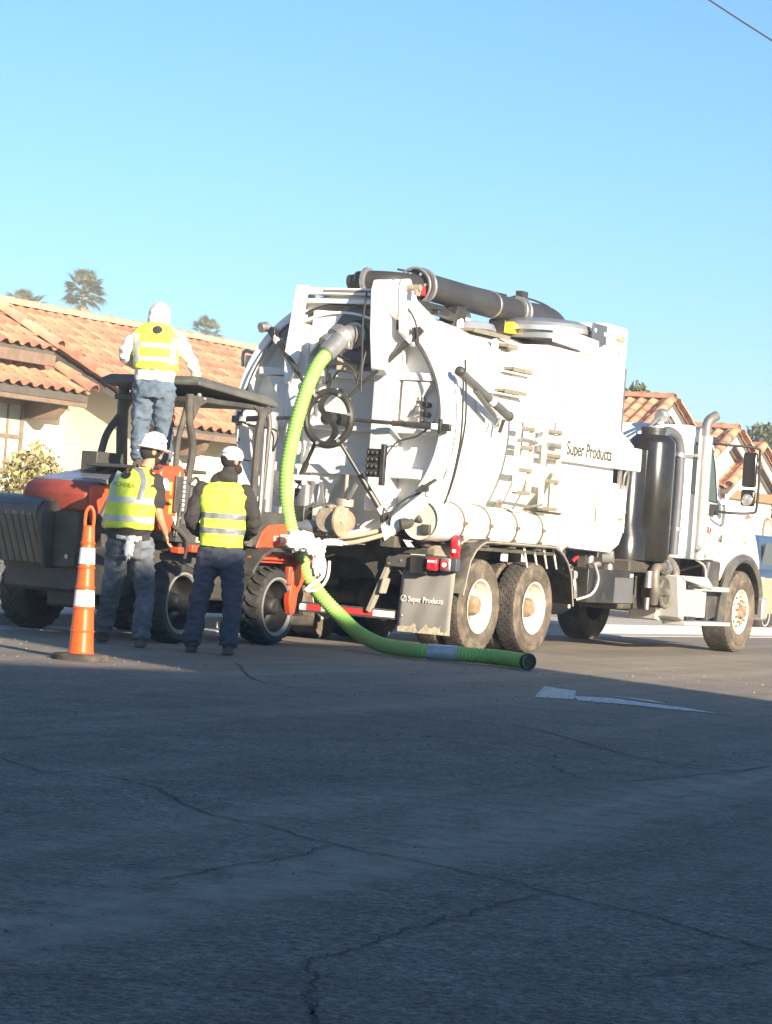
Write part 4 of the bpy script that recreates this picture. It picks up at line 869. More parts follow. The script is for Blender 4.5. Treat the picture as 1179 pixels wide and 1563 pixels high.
T_('fitting_disc', CHROME, lambda g: (g.cyl((1.84, -1.16, .88), (1.84, -1.12, .88), .05, None, 14), g.cyl((1.96, -1.12, .88), (1.96, -1.06, .88), .045, None, 14), g.cyl((1.86, -1.10, .5), (1.86, -1.10, .8), .02)))
# black cylinder, blower and silencers
bc = T_('black_cylinder', BLACKG, lambda g: (g.lathe([(1.10, .26), (1.14, .285), (2.52, .285), (2.56, .27), (2.62, .20), (2.625, .0)], (4.10, -1.02, 0), (0, 0, 1), 48), g.lathe([(1.10, .30), (1.38, .30), (1.52, .23), (2.42, .23), (2.46, 0)], (3.80, -.86, 0), (0, 0, 1), 40)))
T_('cylinder_neck', BLACK, lambda g: (g.cyl((4.10, -1.02, 2.60), (4.10, -1.02, 2.70), .145, None, 28), g.cyl((4.10, -1.02, 2.66), (4.10, -1.02, 2.71), .155, None, 28)), bc)
T_('lifting_lug', BLACK, lambda g: [g.tube([(4.10 + dx + .03 * math.cos(a), -1.02 + dy, 2.56 + .07 * math.sin(a)) for a in [math.pi * i / 8 for i in range(9)]], .009, 6) for dx, dy in ((-.12, .16), (.16, -.14))], bc)
T_('cylinder_base', FRAME, lambda g: (g.box(3.5, 4.6, -1.1, -.4, .95, 1.10),), bevel=.02)
T_('blower', FRAME, lambda g: (g.lathe([(0, .17), (.04, .20), (.22, .20), (.25, .15)], (4.30, -1.24, .74), (0, 1, 0), 32),), bevel=0)
T_('blower_pipe', mat('dusty_brown_pipe', (.16, .14, .12), .55, .3, var=.15, dirt=(.36, .31, .24), dscale=6, damt=.5), lambda g: (g.tube(smooth_path([(4.10, -1.18, .60), (4.02, -1.22, .80), (4.04, -1.2, 1.0), (4.25, -1.2, 1.05)], 5), .06, 14), g.tube(smooth_path([(4.2, -1.05, 1.10), (4.6, -1.1, 1.14), (4.78, -1.15, 1.02), (4.80, -1.15, .92)], 5), .055, 14), g.tube([(4.30, -1.26, .74), (4.10, -1.28, .74)], .05, 12), g.tube([(4.30 + .18 * math.cos(a), -1.25, .74 + .18 * math.sin(a)) for a in [math.pi * (.75 + i / 14) for i in range(15)]], .028, 8)))
T_('pipe_flange', GREYM, lambda g: (g.cyl((4.28, -1.2, 1.05), (4.33, -1.2, 1.05), .085, None, 16), g.cyl((4.40, -1.18, 1.02), (4.45, -1.18, 1.02), .075, None, 16), g.cyl((3.86, -1.2, .52), (3.86, -1.2, .66), .03), g.cyl((3.86, -1.2, .78), (3.86, -1.2, .98), .045)))
T_('engine_underside', FRAME, lambda g: (g.box(3.5, 5.9, -.95, -.45, .50, .95), g.box(5.0, 8.0, -.45, .45, .55, 1.2)), bevel=.03)
# snorkel pipe and exhaust stack behind the cab
T_('air_snorkel', SNORK, lambda g: g.tube(smooth_path([(4.42, -1.0, 2.62), (4.60, -1.0, 2.70), (4.84, -1.05, 2.60), (4.90, -1.07, 2.2), (4.88, -1.07, 1.2)], 6), .062, 14))
T_('snorkel_clamp', GREYM, lambda g: (g.cyl((4.875, -1.06, 2.40), (4.885, -1.065, 2.45), .075, None, 16), g.cyl((4.9, -1.07, 1.5), (4.9, -1.07, 1.54), .07), g.bar((4.90, -1.1, 2.42), (5.2, -1.2, 2.46), .03)))
st = T_('exhaust_stack', CHROME, lambda g: g.cyl((5.28, -1.23, 1.16), (5.28, -1.23, 2.70), .088, None, 28), bevel=0)
T_('stack_elbow', mat('sooty_steel', (.24, .22, .20), .45, .5, var=.2), lambda g: g.tube(smooth_path([(5.28, -1.23, 2.68), (5.28, -1.23, 2.80), (5.32, -1.24, 2.90), (5.44, -1.28, 2.97)], 6), .062, 18, caps=False), st)
T_('stack_bolt', GREYM, lambda g: (g.sphere((5.17, -1.28, 1.30), .04, 8), g.sphere((5.40, -1.28, 1.22), .03, 8)), st)
T_('stack_bracket', ALU, lambda g: g.tube(smooth_path([(5.22, -1.24, 1.16), (5.50, -1.25, 1.08), (5.56, -1.25, .92)], 5), .015, 8))

# cab
CABP = [(5.00, 1.16), (5.00, 2.72), (5.12, 2.82), (5.70, 2.83), (5.92, 2.74), (6.34, 1.98), (6.38, 1.84), (6.34, 1.16)]
cab = T_('cab', WHITE2, lambda g: g.prism(CABP, 'y', -1.08, 1.08), bevel=.05)
T_('side_window', GLASS, lambda g: g.prism([(5.28, 1.98), (5.28, 2.56), (5.34, 2.62), (5.47, 2.62), (5.47, 1.96)], 'y', -1.088, -1.078), cab)
T_('door_window', GLASS, lambda g: g.prism([(5.56, 1.94), (5.56, 2.64), (5.84, 2.62), (6.00, 2.36), (6.16, 1.90)], 'y', -1.088, -1.078), cab)
T_('window_rubber', CABLE, lambda g: g.tube([(x, -1.090, z) for x, z in [(5.56, 1.94), (5.56, 2.64), (5.84, 2.62), (6.00, 2.36), (6.16, 1.90), (5.56, 1.94)]], .010, 6, False), cab)
T_('windscreen', GLASS, lambda g: g.prism([(5.97, 2.70), (6.36, 2.0), (6.372, 2.006), (5.984, 2.71)], 'y', -.98, .98), cab)
T_('rear_window', GLASS, lambda g: g.box(4.99, 4.998, -.5, .5, 2.1, 2.6), cab)
dr = T_('door_seam', mat('warm_seam', (.46, .40, .29), .7), lambda g: g.tube([(x, -1.081, z) for x, z in [(5.52, 2.68), (5.52, 1.62), (5.46, 1.50), (5.46, 1.22), (6.22, 1.22), (6.36, 1.62), (6.30, 1.9)]], .006, 5, False), cab)
T_('door_handle', GREYM, lambda g: g.tube(smooth_path([(5.56, -1.10, 1.72), (5.54, -1.12, 1.80), (5.55, -1.10, 1.90)], 3), .012, 6), cab)
dl = T_('door_emblem', GR, lambda g: g.lathe([(0, .105), (.004, .105), (.004, .098), (0, .098)], (5.80, -1.0845, 1.70), (0, -1, 0), 30, False, False), cab)
text('ACHERA', 'door_lettering', INKR, .13, basis((5.58, -1.088, 1.50), (1, 0, 0), (0, 0, 1)), cab, .95)
T_('grab_pad', mat('olive_grab_rubber', (.16, .15, .09), .7), lambda g: (g.bar((6.36, -1.10, 1.42), (6.46, -1.10, 1.56), .02, .05), g.bar((6.48, -1.10, 1.58), (6.54, -1.10, 1.76), .02, .045)), cab)
# hood with wheel arch
WX = 6.97
hp = [(6.39, 1.90), (6.75, 1.85), (7.25, 1.72), (7.55, 1.52), (7.74, 1.22), (7.80, .92), (7.66, .92)] + [(WX + .66 * math.cos(a), .62 + .60 * math.sin(a)) for a in [R_(25 + i * 13) for i in range(11)]] + [(6.39, 1.16)]
hood = T_('hood', WHITE2, lambda g: (g.prism(hp, 'y', -1.13, -.72), g.prism(hp, 'y', .72, 1.13), g.prism([(6.39, 2.0), (6.9, 1.92), (7.5, 1.76), (7.82, 1.55), (7.90, 1.0), (7.86, .8), (6.39, .8)], 'y', -.70, .70)), bevel=.04)
T_('grille', CHROME, lambda g: g.box(7.88, 7.92, -.5, .5, .9, 1.45), hood, .02)
T_('hood_seam', mat('warm_seam', (.46, .40, .29), .7), lambda g: g.tube([(6.40, -1.133, 1.46), (6.62, -1.133, 1.42), (6.78, -1.133, 1.34), (6.92, -1.133, 1.24)], .005, 5, False), hood)
T_('side_marker', mat('amber_lens', (.6, .28, .08), .3), lambda g: g.sphere((7.12, -1.14, 1.44), .032, 10, (1, .4, 1)), hood)
for s in (-1, 1):
    T_('headlamp', WLENS, lambda g: g.box(7.72, 7.80, s * .78, s * 1.05, 1.05, 1.25), bevel=.03)
    fl = G(); rs = []
    for i in range(22):
        a = R_(12 + i * 176 / 21) if i < 19 else None
        if a is not None: c, z, x = 0, .60 + .64 * math.sin(a), WX + .68 * math.cos(a)
        else: x, z = WX - .68 - .02 * (i - 18), .66 - .10 * (i - 18)
        n = V((x - WX, 0, z - .55)).normalized()
        rs.append([V((x, s * y, z)) + n * o for y, o in ((1.14, .02), (1.19, .045), (1.235, .03), (1.245, -.03), (1.22, -.07), (1.14, -.05))])
    fl.rings(rs); fl.out('fender_flare', mat('black_fender_rubber', (.075, .072, .066), .5, var=.1, dirt=(.20, .175, .14), dscale=3, damt=.6), truck)
T_('wheel_well', BLACK, lambda g: (g.rings([[V((WX + .63 * math.cos(a), y, .62 + .58 * math.sin(a))) for y in (-1.13, -.55)] for a in [math.pi * i / 12 for i in range(13)]], False, False, True, False), g.box(6.28, 6.36, -1.10, -.6, .35, 1.16)))
T_('splash_panel', mat('black_side_panel', (.055, .052, .05), .55, var=.1, dirt=(.20, .175, .14), dscale=3, damt=.5), lambda g: (g.prism([(5.86, 1.15), (6.33, 1.15), (6.28, .45), (5.98, .40)], 'y', -1.14, -1.06),), bevel=.015)
T_('panel_rib', GREYM, lambda g: g.bar((5.90, -1.15, 1.14), (5.80, -1.15, .84), .02, .02))
T_('front_bumper', CHROME, lambda g: g.box(7.86, 8.02, -1.18, 1.18, .42, .72), bevel=.03)
T_('mud_guard', BLACK, lambda g: g.box(7.64, 7.67, -1.18, -.8, .50, .90)); T_('pale_bracket', mat('tan_bracket', (.40, .34, .27), .7), lambda g: g.box(7.55, 7.80, -1.20, -1.0, .88, 1.0), bevel=.01)
# aluminium step box
sb = T_('step_box', ALU, lambda g: (g.prism([(4.42, .93), (4.50, .40), (4.60, .38), (5.60, .38), (5.66, .70), (5.46, .93)], 'y', -1.06, -.7), g.prism([(4.44, .95), (4.56, .44), (4.72, .40), (4.72, .86), (4.62, .95)], 'y', -1.34, -1.06), g.box(4.74, 5.58, -1.27, -1.065, .44, .80)), bevel=.012)
T_('box_ridge', ALU, lambda g: [g.box(4.80, 5.52, -1.282, -1.2705, .47 + i * .045, .49 + i * .045) for i in range(7)], sb)
T_('step_tread', ALU, lambda g: (g.prism([(4.48, .95), (5.36, .95), (5.56, .84), (5.56, .80), (4.62, .90)], 'y', -1.36, -1.02), g.box(5.40, 6.20, -1.33, -1.05, .775, .835), g.box(4.72, 6.24, -1.36, -1.05, .345, .395)), sb, .008)
T_('step_pocket', BLACK, lambda g: (g.box(4.80, 5.12, -1.345, -1.285, .80, .84), g.box(4.80, 5.08, -1.35, -1.285, .41, .455)), sb, .01)
# mirror
mr = T_('mirror_bracket', CABLE, lambda g: (g.tube(smooth_path([(5.72, -1.08, 2.66), (5.80, -1.30, 2.63), (6.02, -1.62, 2.62), (6.06, -1.66, 2.50), (6.08, -1.66, 1.90), (6.06, -1.60, 1.80), (5.86, -1.36, 1.78), (5.98, -1.10, 1.80)], 5), .018, 8), g.box(5.92, 6.06, -1.16, -1.06, 1.74, 1.88), g.box(5.66, 5.84, -1.16, -1.06, 2.62, 2.72)), bevel=.01)
T_('mirror', BLACKG, lambda g: g.box(5.96, 6.03, -1.66, -1.47, 2.12, 2.56), mr, .03)
T_('mirror_glass', BLACKG, lambda g: g.box(5.952, 5.959, -1.645, -1.485, 2.14, 2.54), mr)
T_('convex_mirror', BLACKG, lambda g: g.box(5.96, 6.03, -1.66, -1.47, 1.88, 2.09), mr, .03)
T_('convex_glass', mat('bright_glass', (.5, .5, .48), .1, .6), lambda g: g.sphere((5.96, -1.565, 1.96), .075, 12, (.25, 1, 1)), mr)
T_('cab_roof_lamp', GREYM, lambda g: (g.cyl((4.86, -.75, 2.90), (5.06, -.75, 2.90), .06, None, 14), g.sphere((4.98, -.75, 2.92), .085, 10), g.bar((4.7, -.80, 2.80), (4.9, -.78, 2.88), .02)))
T_('cab_roof_pipe', GREYM, lambda g: g.tube(smooth_path([(4.45, -.8, 2.72), (4.7, -.8, 2.86), (5.1, -.75, 2.90), (5.4, -.7, 2.86)], 4), .022, 8))

# ------------------------------------------------------------------ green suction hose
def ribbed(P, r, pitch, amp, n=18):
    """corrugated hose surface"""
    P = smooth_path(P, 24); L = [0]
    for a, b in zip(P, P[1:]): L.append(L[-1] + (b - a).length)
    tot = L[-1]; k = 0; pts = []; rr = []
    st_ = pitch / 4; d = 0; seq = [0, amp, amp, 0]
    i = 0
    while d < tot:
        while L[k + 1] < d: k += 1
        t = (d - L[k]) / max(1e-6, L[k + 1] - L[k]); pts.append(P[k].lerp(P[k + 1], t)); rr.append(r + seq[i % 4]); i += 1; d += st_
    return pts, rr
HP = [(-.645, 26.30, 3.01), (-.70, 26.25, 2.94), (-.78, 26.15, 2.82), (-.85, 26.08, 2.64), (-.92, 26.0, 2.37), (-.98, 25.95, 2.04), (-1.01, 25.9, 1.71), (-.99, 25.9, 1.42), (-.93, 25.9, 1.17), (-.82, 25.95, .91), (-.73, 26.0, .71), (-.59, 26.05, .52), (-.37, 26.0, .32), (-.18, 25.75, .18), (.08, 25.3, .095), (.41, 24.95, .085), (.79, 24.88, .085), (1.15, 24.78, .085), (1.42, 24.30, .085)]
hs = thing('suction_hose', 'bright green corrugated suction hose drooping from the tank inlet and trailing along the road', 'hose', (HP[-1][0], HP[-1][1], 0))
def at_root(g, root):
    M_ = Matrix.Translation(root.location).inverted()
    for v in g.bm.verts: v.co = M_ @ v.co
g = G(); pts, rr = ribbed(HP, .074, .034, .007); g.tube(pts, .08, 18, True, [q - .007 for q in rr]); at_root(g, hs)
ho = g.out('hose', GREEN, hs, sharp=60)
g = G(); i0 = min(range(len(pts)), key=lambda i: (pts[i] - V((.50, 24.92, .085))).length)
g.tube(pts[i0:i0 + 34:3], .0765, 18); at_root(g, hs); g.out('tape_wrap', TAPE, hs, sharp=60)
g = G(); d = (pts[-1] - pts[-3]).normalized(); g.lathe([(-.03, .080), (.012, .080), (.012, .066), (-.0, .064), (.0021, 0)], pts[-1], d, 20, False, True); at_root(g, hs); g.out('end_cuff', mat('dark_hose_mouth', (.02, .035, .02), .7), hs)
g = G(); g.cyl((-.60, 26.36, 3.08), (-.72, 26.20, 2.92), .098, .090, 20); at_root(g, hs)
g.out('taped_cuff', GREYM, hs)

# ------------------------------------------------------------------ orange ride-on machine
MO = V((-1.95, 24.5, 0)); MR = R_(55)
mach = thing('ride_on_trencher', 'orange and black ride-on trencher with grey canopy parked beside the truck', 'construction machine', MO, MR)
def M_(name, m, f, parent=None, bevel=0., sharp=32):
    g = G(); f(g); return g.out(name, m, parent or mach, bevel, sharp)
def lug_tyre():
    g = G(); R, w = .385, .30
    g.lathe([(-w * .40, .262), (-w * .5, .30), (-w * .5, .34), (-w * .42, .358), (0, .365), (w * .42, .358), (w * .5, .34), (w * .5, .30), (w * .40, .262)], (0, 0, 0), (0, 1, 0), 48, False, False)
    n = 20
    for k in range(n):
        for s in (-1, 1):
            a0 = 2 * math.pi * (k + (.5 if s > 0 else 0)) / n
            pr = [(0.005, 0), (.07, .13), (.15, .20)]
            lo, hi = [], []
            for (yy, da) in pr:
                for e in (-.055, .055):
                    aa = a0 + da * 1.0 + e; rr_ = R - (.03 if yy > .14 else 0)
                    hi.append(g.bm.verts.new((math.cos(aa) * rr_, s * yy, math.sin(aa) * rr_))); lo.append(g.bm.verts.new((math.cos(aa) * .345, s * yy * 1.02, math.sin(aa) * .345)))
            for q in (0, 2):
                g._f([hi[q], hi[q + 1], hi[q + 3], hi[q + 2]])
                g._f([hi[q], lo[q], lo[q + 2], hi[q + 2]]); g._f([hi[q + 1], hi[q + 3], lo[q + 3], lo[q + 1]])
            g._f([hi[0], hi[1], lo[1], lo[0]]); g._f([hi[4], lo[4], lo[5], hi[5]])
    bmesh.ops.recalc_face_normals(g.bm, faces=g.bm.faces)
    me = bpy.data.meshes.new('tyre'); g.bm.to_mesh(me); g.bm.free(); me.materials.append(RUBB2); me.set_sharp_from_angle(angle=R_(30)); return me
LT = lug_tyre()
LR = rim_mesh('rim', [(-.135, .292), (-.15, .288), (-.15, .268), (-.138, .258), (-.125, .252)], RIMG, False)
g = G(); g.lathe([(-.128, .2525), (-.10, .246), (.02, .236), (.085, .228), (.075, .12), (-.06, .085), (-.12, .08), (-.13, .05), (-.13, 0)], (0, 0, 0), (0, 1, 0), 32, False, True)
for k in range(6): g.cyl((.14 * math.cos(k * 1.047), .08, .14 * math.sin(k * 1.047)), (.14 * math.cos(k * 1.047), .04, .14 * math.sin(k * 1.047)), .014, None, 6)
bmesh.ops.recalc_face_normals(g.bm, faces=g.bm.faces)
LH = bpy.data.meshes.new('hub'); g.bm.to_mesh(LH); g.bm.free(); LH.materials.append(mat('dark_hub_paint', (.016, .015, .014), .6, var=.2, dirt=(.07, .065, .055), dscale=7, damt=.5))
for x, y, fl in ((0, 0, 0), (1.45, 0, 0), (0, 1.72, 1), (1.45, 1.72, 1)):
    o = bpy.data.objects.new('wheel', LR); link(o, mach); o.matrix_local = Matrix.Translation((x, y, .383)) @ Matrix.Rotation(R_(6.2) + (math.pi if fl else 0), 4, 'Z') @ Matrix.Rotation(x + y, 4, 'Y')
    for nm, me in (('tyre', LT), ('hub', LH)): link(bpy.data.objects.new(nm, me), o)
M_('chassis', MBLK, lambda g: (g.box(-.60, 1.95, .24, 1.48, .40, .86), g.box(-.5, 2.0, .6, 1.1, .26, .5), g.box(-.1, .1, .1, 1.6, .32, .46), g.box(1.35, 1.55, .1, 1.6, .32, .46)), bevel=.03)
M_('rear_plate', MBLK, lambda g: (g.box(-.66, -.60, .52, 1.50, .42, 1.15),), bevel=.02)
M_('rear_ballast_box', mat('scuffed_black_box', (.075, .075, .068), .38, var=.2, dirt=(.15, .15, .11), dscale=6, damt=.5), lambda g: g.prism([(-.66, .66), (-.80, .66), (-.985, 1.08), (-.99, 1.13), (-.975, 1.19), (-.90, 1.25), (-.66, 1.29)], 'y', .86, 1.62), bevel=.008)
M_('ballast_rib', MBLK, lambda g: [g.prism([(-.79, .665), (-.805, .66), (-.995, 1.085), (-.985, 1.095)], 'y', .90 + i * .085, .925 + i * .085) for i in range(9)])
M_('scuff_mark', mat('pale_scuff', (.5, .48, .42), .7), lambda g: [g.box(-1.0, -.992, .92 + i * .07 + .02 * (i % 3), .927 + i * .07 + .02 * (i % 3), 1.10, 1.10 + .02 + .012 * (i % 2)) for i in range(8)])
M_('ballast_side', MBLK, lambda g: (g.prism([(-.66, .62), (-.88, .62), (-.98, .98), (-.98, 1.14), (-.90, 1.24), (-.66, 1.25)], 'y', .80, .857), g.box(-.80, -.66, .50, .80, .64, 1.16)), bevel=.02)
M_('ballast_bolt', GREYM, lambda g: [g.cyl((-.89, y, .72), (-.84, y, .72), .022, None, 10) for y in (.83,)] + [g.cyl((-.82, .60, .74), (-.79, .60, .74), .022, None, 10)])
hd = M_('engine_hood', mat('dusty_shaded_orange', (.36, .06, .03), .5, var=.12, dirt=(.16, .07, .05), dscale=4, damt=.5), lambda g: (g.prism([(-.74, 1.14), (-.76, 1.32), (-.70, 1.42), (-.60, 1.45), (-.30, 1.46), (-.30, 1.14)], 'y', .44, 1.28),), bevel=.05)  # orange paint darkened to put shade into the rear cap, plus dust
M_('hood_top', mat('sky_sheen_hood_top', (.16, .16, .18), .3, var=.2, scale=3, dirt=(.35, .33, .31), dscale=6, damt=.5), lambda g: g.prism([(-.62, 1.455), (.35, 1.64), (.35, 1.56), (-.3, 1.40), (-.62, 1.44)], 'y', .42, 1.26), hd, .02)  # grey stands in for sky sheen over the dusty hood top
M_('hood_side', MBLK, lambda g: (g.prism([(-.58, .80), (-.66, 1.12), (-.50, 1.38), (-.3, 1.46), (.35, 1.56), (.35, .80)], 'y', .36, 1.30),), bevel=.02)
M_('hood_side_panel', MORA, lambda g: g.prism([(-.76, 1.40), (-.50, 1.42), (-.42, 1.34), (-.46, 1.24), (-.58, 1.18), (-.70, 1.05), (-.74, 1.14)], 'y', .40, .437), hd, .01)
cn = M_('control_console', MORA, lambda g: (g.prism([(-.20, 1.02), (-.32, 1.14), (-.30, 1.60), (-.22, 1.64), (.02, 1.66), (.06, 1.60), (.04, 1.30), (-.04, 1.16), (-.08, 1.02)], 'y', -.02, .42),), bevel=.025)
M_('lever_panel', MBLK, lambda g: g.box(-.10, .05, -.05, -.022, 1.22, 1.56), cn, .008)
M_('lever_gate', WHITE2, lambda g: [g.box(.005, .03, -.058, -.0505, 1.24 + i * .042, 1.268 + i * .042) for i in range(8)], cn)
M_('warning_label', WHITE2, lambda g: g.prism([(-.26, 1.42), (-.17, 1.42), (-.16, 1.48), (-.22, 1.53), (-.27, 1.52)], 'y', -.030, -.0215), cn)
M_('warning_stripe', mat('yellow_label', (.8, .45, .05), .5), lambda g: (g.box(-.155, -.115, -.030, -.0215, 1.20, 1.34), g.box(-.155, -.13, -.030, -.0215, 1.38, 1.50)), cn)
M_('console_foot', WHITE2, lambda g: g.prism([(-.10, 1.18), (.03, 1.18), (-.02, 1.08)], 'y', -.03, -.0215), cn)
M_('foot_platform', MBLK, lambda g: (g.box(-.30, .40, .0, .90, 1.60, 1.635), g.box(-.1, .3, .95, 1.15, 1.55, 1.75)), bevel=.01)
M_('operator_station', MBLK, lambda g: (g.box(.1, 1.2, .1, 1.3, .84, .95), g.box(.55, .65, .3, 1.0, 1.1, 1.5), g.box(.35, .75, .3, .9, 1.0, 1.12)), bevel=.03)
M_('red_side_step', MORA, lambda g: (g.box(.12, .42, -.12, .05, .86, .93), g.box(.0, .12, -.06, .05, .84, .9)), bevel=.01)
M_('side_pipes', MBLK, lambda g: (g.tube([(-.05, -.05, 1.0), (-.02, -.06, 1.3)], .015, 6), g.tube(smooth_path([(.1, -.04, 1.5), (.16, -.06, 1.56), (.24, -.04, 1.52), (.26, 0, 1.38)], 4), .015, 6), g.tube(smooth_path([(-.1, -.04, 1.1), (.05, -.1, .98), (.1, -.05, .8)], 4), .02, 6), g.box(-.05, .25, -.05, .1, .95, 1.12)))
# canopy on posts
cp = M_('canopy', CANO, lambda g: g.rings([[V((x, y, z)) for x, y, z in q] for q in (
    [(.16, 1.22, 2.43), (.16, -.02, 2.43), (1.40, -.02, 2.32), (1.40, 1.22, 2.32)],
    [(.16, 1.22, 2.47), (.16, -.02, 2.47), (1.40, -.02, 2.37), (1.40, 1.22, 2.37)],
    [(.24, 1.16, 2.52), (.24, .04, 2.52), (1.34, .04, 2.42), (1.34, 1.16, 2.42)])], True, True, False), bevel=.012)
M_('canopy_frame', MBLK, lambda g: (g.box(.30, 1.25, .06, 1.14, 2.28, 2.33),), cp, .01)
M_('canopy_bolt', CHROME, lambda g: (g.sphere((.20, .0, 2.34), .022, 8), g.sphere((.26, -.02, 2.31), .016, 8)), cp)
PB = mat('dark_brown_post', (.06, .053, .045), .5, var=.15, dirt=(.17, .14, .11), dscale=4, damt=.5)
def post(P, w=.058): M_('canopy_post', PB, lambda g: g.tube(smooth_path(P, 5), w / 2 * 1.15, 10))
post([(.06, .0, 2.34), (.08, 0, 2.1), (.15, 0, 1.9), (.16, 0, 1.75), (.11, 0, 1.45), (.09, 0, 1.1), (.10, 0, .9)], .065)
post([(.10, .04, 2.30), (.03, .04, 2.05), (-.01, .04, 1.9), (-.02, .04, 1.6), (-.02, .04, 1.0)], .05)
post([(1.28, .0, 2.30), (1.18, 0, 2.2), (1.14, 0, 1.9), (1.14, .0, 1.3), (1.12, 0, .95)], .07)
post([(1.30, .06, 2.30), (1.33, .02, 2.18), (1.30, .0, 1.9), (1.26, .0, 1.25)], .05)
post([(.50, 1.2, 2.42), (.52, 1.2, 2.0), (.56, 1.2, 1.6)], .10)
post([(.70, 1.22, 2.4), (.52, 1.22, 2.16), (.34, 1.22, 1.96), (.27, 1.22, 1.78), (.22, 1.22, 1.55)], .065)
M_('bright_strip', CHROME, lambda g: (g.tube([(-.04, -.03, 1.6), (-.05, -.03, 1.0)], .009, 6), g.tube([(1.20, -.04, 2.1), (1.21, -.04, 1.2)], .014, 6)))
M_('canopy_brace', PB, lambda g: (g.prism([(.10, 2.33), (.42, 2.33), (.22, 2.24), (.14, 2.10)], 'y', -.01, .01), g.prism([(1.24, 2.30), (1.04, 2.30), (1.12, 2.25), (1.15, 2.16)], 'y', -.01, .01)))
# front right: fuel tank cover, fender, blade arm
fd = M_('front_cover', MBLK, lambda g: (g.prism([(1.05, .96), (1.15, 1.22), (1.30, 1.30), (1.72, 1.30), (1.78, 1.22), (1.76, .90)], 'y', -.02, .6),), bevel=.03)
M_('orange_cover_plate', MORA, lambda g: g.prism([(1.20, .94), (1.28, 1.10), (1.38, 1.17), (1.74, 1.20), (1.75, .97)], 'y', -.035, -.0205), fd, .006)
M_('plate_sticker', mat('orange_yellow_sticker', (.85, .25, .03), .5), lambda g: g.prism([(1.52, .97), (1.73, .98), (1.74, 1.16), (1.66, 1.06)], 'y', -.0400, -.0355), fd)
text('RT', 'cover_lettering', INKW, .075, basis((1.46, -.041, 1.02), (1, 0, 0), (0, 0, 1)), fd, .8)
M_('number_patch', WHITE2, lambda g: g.box(1.57, 1.68, -.044, -.0405, 1.008, 1.09), fd)
text('80', 'cover_number', INKR, .085, basis((1.575, -.045, 1.018), (1, 0, 0), (0, 0, 1)), fd, .8)
M_('filler_neck', GREYM, lambda g: (g.cyl((1.42, .05, 1.30), (1.42, .05, 1.42), .05, None, 14), g.cyl((1.66, .06, 1.30), (1.66, .06, 1.36), .04, None, 12)), fd)
M_('front_fender', MBLK, lambda g: g.rings([[V((x, y, z)) for y, z in ((-.18, z0), (.2, z0 + .01), (.2, z0 - .03), (-.18, z0 - .04))] for x, z0 in ((1.00, .72), (1.06, .80), (1.14, .88), (1.28, .95), (1.50, .955), (1.80, .965))], sm=False), bevel=.008)
M_('fender_rail', MORA, lambda g: (g.box(1.10, 1.70, -.05, .0, .83, .86), g.box(1.2, 2.0, .0, .3, .80, .90)), bevel=.01)
M_('blade_arm', MORA, lambda g: (g.prism([(2.06, .98), (1.86, .90), (1.68, .72), (1.66, .45), (1.70, .30), (1.77, .32), (1.80, .52), (1.90, .66), (2.04, .84)], 'y', -.14, -.06),), bevel=.012)
M_('arm_plate', MORA, lambda g: (g.box(1.60, 1.66, -.16, -.10, .60, .78),), bevel=.01)
M_('coiled_hose', mat('pale_hydraulic_hose', (.62, .60, .56), .6), lambda g: (g.tube(smooth_path([(2.0, -.2, .95), (2.08, -.22, .85), (2.04, -.24, .70), (1.88, -.24, .62), (1.80, -.22, .55)], 5), .02, 8), g.tube(smooth_path([(1.86, -.2, .55), (2.0, -.24, .58), (2.1, -.26, .7), (2.14, -.24, .86)], 5), .016, 8)))
M_('front_attachment', FRAME, lambda g: (g.box(1.9, 2.3, .2, 1.4, .3, .8), g.cyl((2.1, .1, .5), (2.1, 1.5, .5), .12), g.box(1.72, 2.1, -.14, .4, .20, .30)), bevel=.02)

# ------------------------------------------------------------------ rag hung over the arm
def rag(name, label, c, w, h, m, seed, cat='cloth', parent=None, drop=(0, 0)):
    """crumpled cloth: a bunched heap with a hanging tail"""
    g = G(); n = 26; rs = []
    for i in range(n + 1):
        v = i / n; r = []
        for j in range(n + 1):
            u = j / n - .5
            # heap on top then folds hanging
            a = u * 9 + seed; fold = .020 * math.sin(a * 2.3 + v * 4) + .015 * math.sin(a * 5.1 + v * 7)
            x = u * w * (1 - .55 * v) + drop[0] * v * v
            z = h * (.5 - v) * (1 - .4 * abs(u)) + .03 * noise.noise(V((u * 6, v * 6, seed))) - (.10 * w * (u + .5) if v > .6 else 0)
            y = -.07 * math.sin(min(1, v * 1.6) * math.pi) + fold + .05 * noise.noise(V((u * 4, v * 4, seed + 7)))
            r.append(V((x, y, z)))
        rs.append(r)
    g.rings(rs, False, False, True, False); o = g.out(name, m, parent, sharp=180)
    o.location = c; s = o.modifiers.new('t', 'SOLIDIFY'); s.thickness = .006
    if not parent: tag(o, label, cat)
    return o
g = G()
def lump(g, c, r, sc, seed, amp=.22):
    c = V(c); n = 26; rs = []
    for i in range(1, n):
        f = math.pi * i / n; ring = []
        for k in range(n):
            a = 2 * math.pi * k / n; d = V((math.sin(f) * math.cos(a), math.sin(f) * math.sin(a), -math.cos(f)))
            q = 1 + amp * (abs(noise.noise(d * 2.2 + V((seed, 0, 0)))) * 2 - .5) + amp * .55 * math.sin(11 * a + 4 * f + 5 * noise.noise(d * 2.5)) + amp * .3 * noise.noise(d * 9)
            ring.append(c + V((d.x * sc[0], d.y * sc[1], d.z * sc[2])) * r * q)
        rs.append(ring)
    g.rings(rs)
lump(g, (-.02, 0, .04), .115, (1.4, .8, .85), 3); lump(g, (.14, .0, -.02), .09, (1.1, .7, 1.0), 8); lump(g, (.30, .02, .05), .06, (2.0, .7, .55), 5); lump(g, (.17, .0, -.16), .08, (.7, .5, 1.7), 9)
